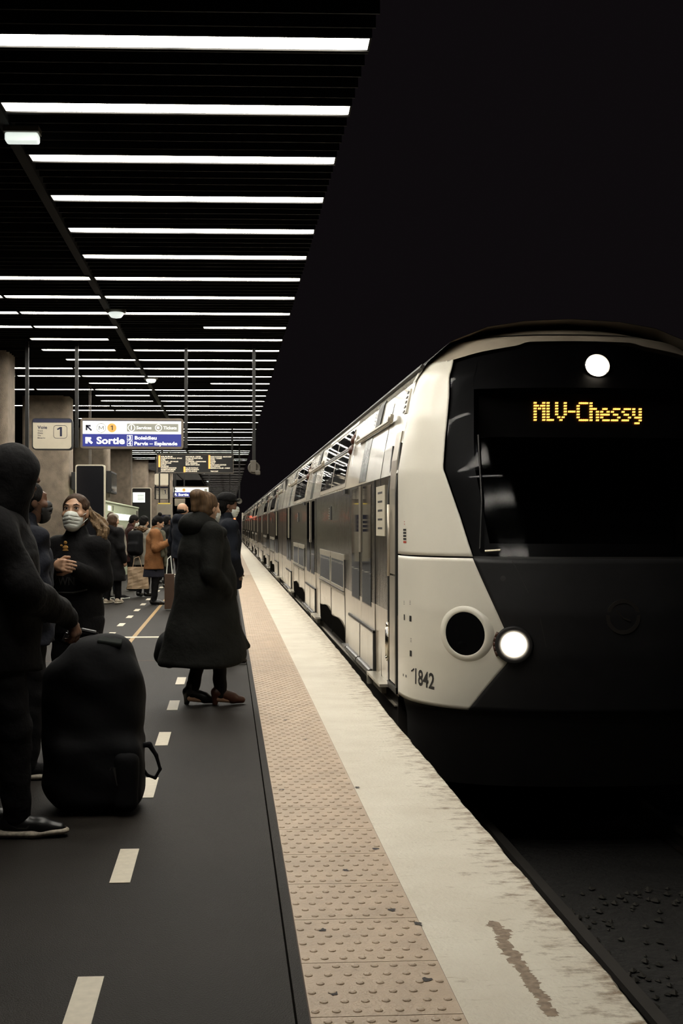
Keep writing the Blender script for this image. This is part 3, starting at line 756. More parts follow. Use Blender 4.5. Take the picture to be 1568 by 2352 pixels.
mb = MB(); patch(mb, sideY(884), sideY(865), 1.33, 1.78, .006, .006); nt_ = tr(mb, 'route_notice', M['panelwhite']); nt_['label'] = 'white notice behind the first door pane'
mb = MB()
for k_ in range(5): patch(mb, sideY(879), sideY(869), 1.39 + k_ * .08, 1.408 + k_ * .08, .0072, .002)
tr(mb, 'notice_print', M['digit'], parent=nt_)
# rear end of the train
mb = MB(); mb.box(XC - 1.46, XC - 1.30, 114.6, 115.2, .03, 2.7); tr(mb, 'rear_pillar', M['cabwhite'])
# wheels and bogies under the front
for y in (12.6, 15.2):
    mb = MB()
    for sx_ in (-.75, .75): mb.lathe((XC + sx_ - .06, y, -.49), (1, 0, 0), ((0, 0), (0, .42), (.03, .44), (.12, .42), (.12, 0)), 32)
    mb.tube((XC - .75, y, -.49), (XC + .75, y, -.49), .08); tr(mb, 'wheelset', M['rail'])

# ------------------------------------------------------------------ signs, boards, speakers
def P3(px, py, Y):
    x, z = at(px, py, Y); return x, z
def post(parent, x, y, z0, r=.025, name='post'):
    b = MB(); b.box(x - r, x + r, y - r, y + r, z0, CZ + .02); return b.build(name, M['blackm'], parent)
def face_sign(name, label, px0, px1, py0, py1, Y, rad=.04, cat='sign', posts=(), group=None, frame='signframe', fw=.03):
    x0, z1 = P3(px0, py0, Y); x1, z0 = P3(px1, py1, Y)
    r = empty(name, ((x0 + x1) / 2, Y, z0), 0, label, cat, group)
    def bl(mb, nm, m, par=None, **k):
        o = mb.build(nm, m, None, **k); o.data.transform(Matrix.Translation(-Vector(r.location))); o.parent = par or r; return o
    b = MB(); b.rrect(x0 - fw, x1 + fw, z0 - fw, z1 + fw, Y - .01, rad + fw * .5, .12); bl(b, 'casing', M[frame])
    for p in posts:
        b = MB(); x = P3(p, 900, Y)[0]; b.box(x - .027, x + .027, Y - .02, Y + .03, z0 - .02, CZ + .25); bl(b, 'post', M['blackm'])
    return r, bl, x0, x1, z0, z1
def arrow(mb, x, z, s, y, w, mi=None):
    """arrow pointing up-left whose box has side s and lower left corner (x, z)"""
    mb.add([(x, y, z + s), (x + s * .82, y, z + s), (x + s * .82, y, z + s - w), (x, y, z + s - w)], [(0, 1, 2, 3)], mi)
    mb.add([(x, y, z + s), (x + w, y, z + s), (x + w, y, z + s * .1), (x, y, z + s * .1)], [(0, 1, 2, 3)], mi)
    k = w * .7
    mb.add([(x + w * .3 + k, y, z + s - w * .3 + .0), (x + s + k * .3, y, z + k), (x + s - k * .7, y, z - k * .0), (x + w * .3, y, z + s - w * .3 - k)], [(0, 1, 2, 3)], mi)
def ring(mb, x, z, r, w, y, n=28, mi=None):
    vs = []
    for i in range(n):
        t = 2 * PI * i / n; vs += [(x + r * math.cos(t), y, z + r * math.sin(t)), (x + (r - w) * math.cos(t), y, z + (r - w) * math.sin(t))]
    mb.add(vs, [(2 * i, 2 * i + 1, (2 * i + 3) % (2 * n), (2 * i + 2) % (2 * n)) for i in range(n)], mi)
def disc(mb, x, z, r, y, n=28, mi=None): mb.add([(x + r * math.cos(2 * PI * i / n), y, z + r * math.sin(2 * PI * i / n)) for i in range(n)], [tuple(range(n))], mi)
def one(mb, x0, x1, z0, z1, y):
    w, h = x1 - x0, z1 - z0; t = w * .42
    mb.add([(x1 - t, y, z0), (x1, y, z0), (x1, y, z1), (x1 - t * .9, y, z1), (x0, y, z1 - h * .20), (x0 + w * .12, y, z1 - h * .33), (x1 - t, y, z1 - h * .20)], [(0, 1, 2, 3, 6), (3, 4, 5, 6)])
def rectz(mb, x0, x1, z0, z1, y, mi=None): mb.add([(x0, y, z0), (x1, y, z0), (x1, y, z1), (x0, y, z1)], [(0, 1, 2, 3)], mi)

def exit_sign(px0, px1, py0, py1, Y, label, posts, second=False):
    r, bl, x0, x1, z0, z1 = face_sign('exit_sign', label, px0, px1, py0, py1, Y, .03, posts=posts, fw=.035)
    w, h = x1 - x0, z1 - z0; zm = z0 + h * .475
    X = lambda a: x0 + (a - 65) / 1410 * w          # coordinates of the close-up of this sign
    Z = lambda b: z1 - (b - 90) / 385 * h
    b = MB(); b.box(x0, x1, Y - .012, Y, zm, z1 - h * .03); bl(b, 'white_panel', M['signwhite'])
    b = MB(); b.box(x0, x1, Y - .012, Y, z1 - h * .028, z1); bl(b, 'navy_band', M['signnavy'])
    b = MB(); b.box(x0, x1, Y - .012, Y, z0, zm - .001); bl(b, 'blue_panel', M['signblue'])
    y = Y - .0145
    b = MB(); arrow(b, X(108), Z(250), X(195) - X(108), y, .026); ring(b, X(330), Z(204), .075, .005, y)
    for (a0, b0, a1, b1) in ((300, 232, 300, 176), (300, 176, 330, 218), (330, 218, 360, 176), (360, 176, 360, 232)):
        b.path([(X(a0), y, Z(b0)), (X(a1), y, Z(b1))], .0042, 6)
    bl(b, 'navy_lettering', M['signnavy'])
    b = MB(); disc(b, X(482), Z(202), .072, y - .0005); bl(b, 'line_disc', M['signorange'])
    b = MB(); one(b, X(462), X(496), Z(236), Z(168), y - .002); bl(b, 'line_number', M['digit'])
    if not second:
        b = MB(); rectz(b, X(698), X(1435), Z(255), Z(140), y); bl(b, 'grey_panel', M['signgrey'])
    else:
        b = MB(); ring(b, X(900), Z(204), .07, .005, y); ring(b, X(1060), Z(204), .07, .005, y); put_text(b, '1', X(885), y, Z(232), .09); put_text(b, '2', X(1045), y, Z(232), .09); rectz(b, X(1290), X(1400), Z(250), Z(150), y); bl(b, 'grey_symbols', M['signgrey'])
    b = MB(); yy = y - .001
    arrow(b, X(104), Z(443), X(204) - X(104), yy, .036)
    put_text(b, 'Sortie', X(262), yy, Z(437), Z(338) - Z(437), width=X(664) - X(262), bold=.032)
    bl(b, 'sortie_lettering', M['signtext']); b = MB()
    if not second:
        for (a0, a1, b0, b1, ch) in ((698, 776, 382, 308, '3'), (698, 776, 466, 392, '4')):
            t = .006
            rectz(b, X(a0), X(a1), Z(b0), Z(b0) + t, yy); rectz(b, X(a0), X(a1), Z(b1) - t, Z(b1), yy); rectz(b, X(a0), X(a0) + t, Z(b0), Z(b1), yy); rectz(b, X(a1) - t, X(a1), Z(b0), Z(b1), yy)
            put_text(b, ch, X(a0 + 18), yy, Z(b0 - 12), Z(b1 + 12) - Z(b0 - 12), width=X(a1 - 18) - X(a0 + 18), bold=.03)
        put_text(b, 'Boieldieu', X(805), yy, Z(372), Z(322) - Z(372), width=X(1122) - X(805), bold=.028)
        put_text(b, 'Parvis \u2013 Esplanade', X(800), yy, Z(455), Z(405) - Z(455), width=X(1420) - X(800), bold=.028)
        bl(b, 'street_lettering', M['signtext']); b = MB()
        ring(b, X(763), Z(200), .058, .011, yy - .001); put_text(b, 'i', X(750), yy - .001, Z(226), .07, bold=.03)
        put_text(b, 'Services', X(833), yy - .001, Z(220), Z(176) - Z(220), width=X(1048) - X(833), bold=.02)
        ring(b, X(1150), Z(198), .055, .011, yy - .001); rectz(b, X(1128), X(1162), Z(215), Z(180), yy - .001)
        put_text(b, 'Tickets', X(1220), yy - .001, Z(220), Z(176) - Z(220), width=X(1410) - X(1220), bold=.02)
    else:
        put_text(b, '1', X(700), yy, Z(380), .07); put_text(b, '2', X(700), yy, Z(460), .07)
    bl(b, 'services_lettering' if not second else 'line_lettering', M['signtext'])
exit_sign(190, 416, 965, 1026, 18.85, 'large blue and white hanging exit sign reading Sortie, Boieldieu, Parvis Esplanade', (176, 427))
exit_sign(398, 480, 1119, 1141, 52.45, 'small far exit sign reading Sortie, above the bald man', (400, 480), True)

def voie_sign(px0, px1, py0, py1, Y, label, posts):
    r, bl, x0, x1, z0, z1 = face_sign('platform_number_sign', label, px0, px1, py0, py1, Y, .05, posts=posts, frame='black', fw=.018)
    w, h = x1 - x0, z1 - z0
    X = lambda a: x0 + (a - 195) / 1175 * w; Z = lambda b: z1 - (b - 150) / 920 * h
    b = MB(); b.rrect(x0, x1, z0, z1 - h * .02, Y - .016, .05, .01); bl(b, 'white_panel', M['panelwhite'])
    b = MB(); b.box(x0 + .004, x1 - .004, Y - .019, Y - .014, z1 - h * .11, z1 + .002); bl(b, 'navy_band', M['signnavy'])
    b = MB(); y = Y - .0175
    put_text(b, 'Voie', X(335), y, Z(448), Z(352) - Z(448), width=X(630) - X(335), bold=.022)
    for k_, s in enumerate(('Track', 'Gleis', 'Via', 'Binario')):
        put_text(b, s, X(335), y, Z(532 + k_ * 74), (Z(352) - Z(448)) * .48, width=(X(500 if k_ < 2 else (440 if k_ == 2 else 572)) - X(335)), bold=.01)
    one(b, X(930), X(1085), Z(682), Z(392), y)
    # rounded outline round the number
    a0, a1, b0, b1, rr = X(828), X(1238), Z(742), Z(340), .045; pts = []
    for cx_, cz_, s0 in ((a1 - rr, b1 - rr, 0), (a0 + rr, b1 - rr, 90), (a0 + rr, b0 + rr, 180), (a1 - rr, b0 + rr, 270)):
        for i in range(7):
            t = math.radians(s0 + 15 * i); pts.append((cx_ + rr * math.cos(t), y, cz_ + rr * math.sin(t)))
    pts.append(pts[0]); b.path(pts, .003, 6)
    bl(b, 'lettering', M['signnavy'])
voie_sign(76, 164, 963, 1031, 18.85, 'white hanging platform sign reading Voie 1, left of the blue exit sign', (62,))
voie_sign(355, 389, 1118, 1146, 49, 'small far platform sign with a 1, under the blank white panel', (357, 387))
r, bl, x0, x1, z0, z1 = face_sign('blank_sign', 'blank cream panel hanging directly below the departure board', 355, 388, 1088, 1114, 48.5, .06, frame='black', fw=.0)
b = MB(); b.rrect(x0, x1, z0, z1, 48.47, .06, .02); bl(b, 'panel_face', M['panelwhite']); b = MB(); b.box(x0 + .1, x0 + .14, 48.5, 48.53, z1 - .02, CZ + .25); b.box(x1 - .14, x1 - .1, 48.5, 48.53, z1 - .02, CZ + .25); bl(b, 'post', M['blackm'])
r, bl, x0, x1, z0, z1 = face_sign('hanging_notice', 'small grey notice panel under the far exit sign', 401, 425, 1145, 1162, 53, .03, frame='black', fw=.0, posts=(403, 423))
b = MB(); b.rrect(x0, x1, z0, z1, 52.97, .03, .02); bl(b, 'panel_face', M['panelwhite'])
r, bl, x0, x1, z0, z1 = face_sign('yellow_sign', 'small yellow hanging sign right of the dark information totem', 363, 391, 1155, 1163, 46, .01, frame='black', fw=.0, posts=(366, 388))
b = MB(); b.rrect(x0, x1, z0, z1, 45.97, .01, .02); bl(b, 'panel_face', M['yellow'])

# departure board
r, bl, x0, x1, z0, z1 = face_sign('departure_board', 'wide black hanging departure board with white station names and orange bars', 362, 534, 1045, 1085, 34.6, .01, cat='display board', posts=(533, 372), fw=.03)
b = MB(); b.box(x0, x1, 34.575, 34.6, z0, z1); bl(b, 'screen', M['black'])
b = MB(); b.box(x0 - .03, x1 + .03, 34.56, 34.6, z0 - .03, z0); b.box(x0 - .03, x1 + .03, 34.56, 34.6, z1, z1 + .03); bl(b, 'edge_rail', M['fixture'])
w, h = x1 - x0, z1 - z0; X = lambda a: x0 + (a - 160) / 1210 * w; Z = lambda c: z1 - (c - 120) / 262 * h
b = MB()
for a, c0, c1 in ((188, 128, 306), (592, 298, 382), (994, 122, 328)): b.box(X(a - 15), X(a + 15), 34.568, 34.574, Z(c1), Z(c0))
bl(b, 'orange_bar', M['boardorange'])
c1 = ['GARE', 'CHARLES DE GAULLE - ETOILE', 'AUBER', 'CHATELET - LES HALLES', 'GARE DE LYON', 'NATION', 'VINCENNES', 'FONTENAY-SOUS-BOIS', 'NOGENT-SUR-MARNE', 'JOINVILLE-LE-PONT']
w1 = [190, 340, 75, 280, 165, 85, 125, 250, 235, 215]
c2 = ['SAINT-MAUR - CRETEIL', 'LE PARC DE SAINT-MAUR', 'CHAMPIGNY', 'LA VARENNE - CHENNEVIERES', 'SUCY - BONNEUIL', 'BOISSY-SAINT-LEGER', '', 'VAL DE FONTENAY', 'NEUILLY-PLAISANCE', 'BRY-SUR-MARNE']
w2 = [250, 275, 130, 330, 195, 230, 0, 205, 215, 185]
c3 = ['NOISY-LE-GRAND - MONT-D\'EST', 'NOISY - CHAMPS', 'NOISIEL', 'LOGNES', 'TORCY', 'BUSSY-SAINT-GEORGES', 'VAL D\'EUROPE', 'MARNE-LA-VALLEE - CHESSY', '', 'TRAIN COURT']
w3 = [340, 185, 75, 85, 75, 255, 155, 320, 0, 125]
for xx, cc, ww in ((212, c1, w1), (610, c2, w2), (1012, c3, w3)):
    b = MB()
    for k_, s in enumerate(cc):
        if s: put_text(b, s, X(xx), 34.57, Z(154 + k_ * 24.6), .034, width=(X(xx + ww[k_]) - X(xx)), bold=.025)
    bl(b, 'station_names', M['boardtext'])

# loudspeaker / camera drops on the platform-edge line
for i, (px, py, Y, lb) in enumerate([(583, 1075, 18.85, 'grey loudspeaker and camera unit hanging on a long post, nearest the train'), (549.5, 1151, 41.4, 'small round grey speaker on a thin post above the far train'), (527.5, 1146, 58, 'tiny far round speaker behind the masked man')]):
    x, z = P3(px, py, Y)
    r = empty('hanging_speaker', (x, Y, z), 0, lb, 'speaker', 'speakers hanging along the platform edge')
    b = MB(); b.box(-.027, .027, -.02, .03, 0, CZ - z + .25); b.build('post', M['blackm'], r)
    b = MB(); b.lathe((0, .05, 0), (0, -1, 0), ((0, .06), (.05, .09), (.07, .1), (.075, .085), (.05, .06), (.05, 0)), 24); b.build('speaker_horn', M['fixture'], r, smooth=True)
    if i == 0:
        b = MB(); b.box(-.06, .035, -.06, .05, -.07, .12); b.build('speaker_case', M['fixture'], r, bevel=.008)
        b = MB(); b.box(.02, .10, -.12, .02, -.11, -.045); b.build('camera_head', M['fixture'], r, bevel=.012)
# red signals at the platform end
x, z = P3(537.6, 1181, 95); r = empty('signal', (x, 95, 0), 0, 'black signal post with two lit red lamps at the platform end', 'signal')
b = MB(); b.box(-.06, .06, -.0, .1, 0, 3.0); b.box(-.2, .2, -.05, .1, 1.7, 2.7); b.build('signal_post', M['black'], r)
for pz in (1181, 1192):
    zz = P3(537.6, pz, 95)[1]; b = MB(); b.lathe((0, -.06, zz), (0, -1, 0), ((0, .11), (.03, .10), (.04, 0)), 20); b.build('signal_lamp', M['red'], r)

# ------------------------------------------------------------------ pillars, kiosk, totems
def pillar(x1, y, wdt, dep, label, top=CZ + .24):
    r = empty('concrete_pillar', (x1 - wdt / 2, y, 0), 0, label, 'pillar', 'concrete pillars along the platform')
    b = MB(); P = []; n = 10
    for z in (0, 1.2, 2.4, 3.6, top):
        row = []; fl = .06 * max(0, (2.2 - z)) / 2.2
        h_, d_ = wdt / 2 + fl, dep / 2; rr = .16
        for cx_, cy_, a0 in ((h_ - rr, d_ - rr, 0), (-h_ + rr, d_ - rr, 90), (-h_ + rr, -d_ + rr, 180), (h_ - rr, -d_ + rr, 270)):
            for i in range(n + 1):
                t = math.radians(a0 + 90 * i / n); row.append((cx_ + rr * math.cos(t), cy_ + rr * math.sin(t), z))
        P.append(row)
    grid_mesh(b, P, True); m = len(P[0]); b.add(P[-1], [tuple(range(m))]); b.build('shaft', M['concrete'], r, smooth=True)
    return r
pillar(-3.66, 20.2, 1.0, .9, 'beige concrete pillar cut by the left edge of the photo')
pillar(-3.55, 27.0, 1.05, .9, 'broad concrete pillar behind the Voie 1 sign')
pillar(-3.55, 35.6, 1.05, .9, 'concrete pillar behind the blue exit sign with screens on its side')
pillar(-3.55, 43.8, 1.0, .9, 'concrete pillar right of the tall black totem')
pillar(-3.5, 52.0, 1.0, .9, 'narrow far concrete pillar behind the small totem')
pillar(-2.9, 62.0, 2.2, .9, 'farthest concrete pillar, behind the small platform sign')
pillar(.45, 102, 1.0, .8, 'low grey pillar at the far platform end behind the masked man', 3.1)

def totem(px0, px1, py0, Y, label, sheet=None):
    x0, z1 = P3(px0, py0, Y); x1, _ = P3(px1, py0, Y); w = x1 - x0
    r = empty('information_totem', ((x0 + x1) / 2, Y, 0), 0, label, 'information board', 'dark information totems')
    b = MB(); b.rrect(-w / 2, w / 2, .0, z1, 0, .05, .14); b.build('casing', M['panelwhite'], r)
    b = MB(); b.rrect(-w / 2 + .025, w / 2 - .025, .12, z1 - .025, -.006, .04, .01); b.build('dark_pane', M['phone'], r)
    if sheet:
        a0, c1 = P3(sheet[0], sheet[2], Y); a1, c0 = P3(sheet[1], sheet[3], Y); xm = (x0 + x1) / 2
        b = MB(); rectz(b, a0 - xm, a1 - xm, c0, c1, -.009); b.build('lit_sheet', M['screen'], r)
        b = MB()
        for k_ in range(7): zz = c1 - (c1 - c0) * (k_ + 2) / 10; rectz(b, a0 - xm + .15, a1 - xm - .03, zz, zz + .012, -.0105)
        b.build('sheet_print', M['signgrey'], r)
    return r
t1 = totem(173, 241, 1067, 24.45, 'tall black information totem behind the masked woman')
b = MB(); b.box(.0, .018, .02, .04, P3(200, 1067, 24.45)[1], CZ); b.box(-.03, -.018, .02, .04, P3(200, 1067, 24.45)[1], CZ); b.build('hanger', M['fixture'], t1)
totem(302, 347, 1120, 38, 'smaller black totem with a lit timetable sheet', (305, 333, 1131, 1154))
# side screens on the pillars
def side_screen(x, y0, y1, z0, z1, label, lit=False):
    r = empty('wall_screen', (x, (y0 + y1) / 2, z0), 0, label, 'screen')
    b = MB(); b.box(0, .14, y0 - (y0 + y1) / 2, (y1 - y0) / 2, 0, z1 - z0); b.build('casing', M['black'], r, bevel=.01)
    b = MB(); b.box(.14, .146, (y0 - y1) / 2 + .05, (y1 - y0) / 2 - .05, .05, z1 - z0 - .05); b.build('screen_face', M['screen'] if lit else M['phone'], r)
xx = P3(247, 1100, 34.4)[0]; side_screen(-3.50, 34.2, 35.9, P3(250, 1132, 34.4)[1], P3(250, 1082, 34.4)[1], 'slim dark screen fixed to the side of the pillar behind the exit sign')
side_screen(-3.50, 26.6, 27.5, P3(166, 1125, 26.8)[1], P3(166, 1085, 26.8)[1], 'lit screen fixed to the side of the pillar behind the Voie 1 sign', True)
# pale green kiosk
r = empty('service_kiosk', (-3.0, 30.7, 0), 0, 'pale green low service kiosk with a lit white counter screen', 'kiosk')
b = MB(); b.box(-.34, .32, -4.7, 4.8, .12, 1.95); b.box(-.38, .345, -4.72, 4.82, 1.93, 1.98); b.build('kiosk_body', M['kiosk'], r, bevel=.02)
b = MB(); b.box(.32, .335, -2.9, 1.9, 1.56, 1.72); b.build('counter_screen', M['screen'], r)
b = MB(); b.box(.32, .33, -4.2, -3.5, 1.76, 1.88); b.build('white_notice', M['signwhite'], r)
b = MB(); b.lathe((.32, -3.0, 1.83), (1, 0, 0), ((0, .07), (.006, .07), (.006, .05), (0, .05)), 24); b.build('round_logo', M['cscarf'], r)
b = MB(); b.box(.32, .34, 4.0, 4.5, 1.3, 1.86); b.build('door_plate', M['fixture'], r); b = MB(); b.box(-.33, .31, -4.65, 4.75, 0, .12); b.build('plinth', M['black'], r)
# notices on the far pillar
r = empty('notice_case', (-2.42, 45.2, 0), 0, 'free-standing pale notice case right of the small totem', 'notice board')
b = MB(); b.box(-.28, .28, -.03, .03, .05, 2.25); b.build('case_frame', M['panelwhite'], r); b = MB(); b.box(-.24, .24, -.036, -.03, 1.2, 1.85); b.build('poster', M['signnavy'], r)
b = MB(); [b.box(-.2, .1, -.04, -.036, 1.3 + k * .16, 1.36 + k * .16) for k in range(3)]; b.build('poster_print', M['panelwhite'], r)

# ------------------------------------------------------------------ smooth solids for bodies, clothes and bags
class Sdf:
    def __init__(s): s.p = []
    def cone(s, a, b, ra, rb=None, k=.02, fl=None, fs=1.0, op=1):
        s.p.append(('c', np.array(a, float), np.array(b, float), ra, ra if rb is None else rb, k, fl, fs, op)); return s
    def chain(s, pts, rs, **kw):
        for i in range(len(pts) - 1): s.cone(pts[i], pts[i + 1], rs[i], rs[i + 1], **kw)
        return s
    def ell(s, c, r, rot=(0, 0, 0), k=.02, op=1):
        s.p.append(('e', np.array(c, float), np.array(r, float), np.array(Euler(rot).to_matrix()).T, k, op)); return s
    def box(s, c, h, rad=.02, rot=(0, 0, 0), k=.01, op=1):
        s.p.append(('b', np.array(c, float), np.array(h, float), rad, np.array(Euler(rot).to_matrix()).T, k, op)); return s
    def mesh(s, name, m, parent, dx=.012, wr=0, ws=9.0, seed=0):
        lo = np.full(3, 1e9); hi = -lo; bb = []
        for p in s.p:
            if p[0] == 'c':
                r = max(p[3], p[4]) * max(1, 1 / min(p[7], 1)); a = np.minimum(p[1], p[2]) - r; b = np.maximum(p[1], p[2]) + r; k = p[5]; op = p[8]
            elif p[0] == 'e': R = np.abs(p[3].T) @ p[2]; a = p[1] - R; b = p[1] + R; k = p[4]; op = p[5]
            else: R = np.abs(p[4].T) @ p[2]; a = p[1] - R; b = p[1] + R; k = p[5]; op = p[6]
            bb.append((a, b, k))
            if op == 1: lo = np.minimum(lo, a); hi = np.maximum(hi, b)
        lo = lo - 3 * dx - wr; hi = hi + 3 * dx + wr
        n = np.ceil((hi - lo) / dx).astype(int) + 1; F = np.full(n, 1.0, np.float32)
        ax = [lo[i] + dx * np.arange(n[i]) for i in range(3)]
        for p, (a, b, k) in zip(s.p, bb):
            pad = 2 * k + 2.5 * dx + wr
            i0 = np.maximum(((a - pad - lo) / dx).astype(int), 0); i1 = np.minimum(((b + pad - lo) / dx).astype(int) + 2, n)
            if (i1 <= i0).any(): continue
            g = np.stack(np.meshgrid(*[ax[i][i0[i]:i1[i]] for i in range(3)], indexing='ij'), -1)
            if p[0] == 'c':
                _, A, B, ra, rb, k, fl, fs, op = p; ab = B - A; L2 = max(ab @ ab, 1e-9)
                t = np.clip(((g - A) @ ab) / L2, 0, 1); v = g - A - t[..., None] * ab
                if fl is not None:
                    nn = np.array(fl, float); nn /= np.linalg.norm(nn); v = v + ((fs - 1) * (v @ nn))[..., None] * nn
                d = np.sqrt((v * v).sum(-1)) - (ra + t * (rb - ra))
                if fl is not None and fs > 1: d = d / (1 + (fs - 1) * .5)
            elif p[0] == 'e':
                _, c, r, R, k, op = p; q = (g - c) @ R.T; k0 = np.sqrt(((q / r) ** 2).sum(-1)); k1 = np.sqrt(((q / r ** 2) ** 2).sum(-1)) + 1e-9; d = k0 * (k0 - 1) / k1
            else:
                _, c, h, rad, R, k, op = p; q = np.abs((g - c) @ R.T) - (h - rad); d = np.sqrt((np.maximum(q, 0) ** 2).sum(-1)) + np.minimum(q.max(-1), 0) - rad
            sl = tuple(slice(i0[i], i1[i]) for i in range(3)); f = F[sl]; d = d.astype(np.float32)
            if op == 1:
                h_ = np.clip(.5 + .5 * (f - d) / k, 0, 1); F[sl] = f * (1 - h_) + d * h_ - k * h_ * (1 - h_)
            else:
                h_ = np.clip(.5 - .5 * (f + d) / k, 0, 1); F[sl] = f * (1 - h_) - d * h_ + k * h_ * (1 - h_)
        if wr:
            X, Y, Z = np.meshgrid(*ax, indexing='ij'); q = seed * 1.7
            F += (wr * (np.sin(ws * X * 1.3 + ws * .7 * Z + q) * np.sin(ws * 1.7 * Z + 2 * np.sin(ws * .6 * Y + q)) + .6 * np.sin(ws * 2.1 * Z + 3 * np.sin(ws * .5 * X + q)) * np.sin(ws * 1.1 * Y))).astype(np.float32)
        S = F < 0; c8 = [(i, j, k) for i in (0, 1) for j in (0, 1) for k in (0, 1)]
        nx, ny, nz = n; sub = lambda A, c: A[c[0]:nx - 1 + c[0], c[1]:ny - 1 + c[1], c[2]:nz - 1 + c[2]]
        cnt = sum(sub(S, c).astype(np.int8) for c in c8); act = (cnt > 0) & (cnt < 8)
        idx = np.full(act.shape, -1, np.int64); ijk = np.argwhere(act); idx[act] = np.arange(len(ijk))
        V = [F[ijk[:, 0] + c[0], ijk[:, 1] + c[1], ijk[:, 2] + c[2]] for c in c8]
        acc = np.zeros((len(ijk), 3)); w = np.zeros(len(ijk))
        for a in range(8):
            for b in range(a + 1, 8):
                ca, cb = np.array(c8[a]), np.array(c8[b])
                if np.abs(ca - cb).sum() != 1: continue
                m_ = (V[a] < 0) != (V[b] < 0); t = np.zeros(len(ijk)); t[m_] = V[a][m_] / (V[a][m_] - V[b][m_])
                acc[m_] += (ca + t[:, None] * (cb - ca))[m_]; w[m_] += 1
        co = lo + dx * (ijk + acc / w[:, None]); faces = []
        for axis in range(3):
            o1, o2 = [i for i in range(3) if i != axis]
            sa = [slice(1, -1)] * 3; sb = [slice(1, -1)] * 3; sa[axis] = slice(0, -1); sb[axis] = slice(1, None)
            A, B = S[tuple(sa)], S[tuple(sb)]; e = np.argwhere(A != B)
            base = e.copy(); base[:, o1] += 1; base[:, o2] += 1
            fl = A[tuple(e.T)]
            q = []
            for d1, d2 in ((-1, -1), (0, -1), (0, 0), (-1, 0)):
                t = base.copy(); t[:, o1] += d1; t[:, o2] += d2; q.append(idx[tuple(t.T)])
            Q = np.stack(q, 1); rev = fl if axis != 1 else ~fl
            Q[~rev] = Q[~rev][:, ::-1]; faces.append(Q)
        Q = np.concatenate(faces); me = bpy.data.meshes.new(name)
        me.vertices.add(len(co)); me.vertices.foreach_set('co', co.ravel())
        me.loops.add(Q.size); me.loops.foreach_set('vertex_index', Q.ravel().astype(np.int32))
        me.polygons.add(len(Q)); me.polygons.foreach_set('loop_start', np.arange(0, Q.size, 4, dtype=np.int32)); me.polygons.foreach_set('loop_total', np.full(len(Q), 4, np.int32))
        me.polygons.foreach_set('use_smooth', np.ones(len(Q), bool)); me.update(calc_edges=True); me.validate()
        me.materials.append(m); o = bpy.data.objects.new(name, me); COL.objects.link(o); o.parent = parent
        return o

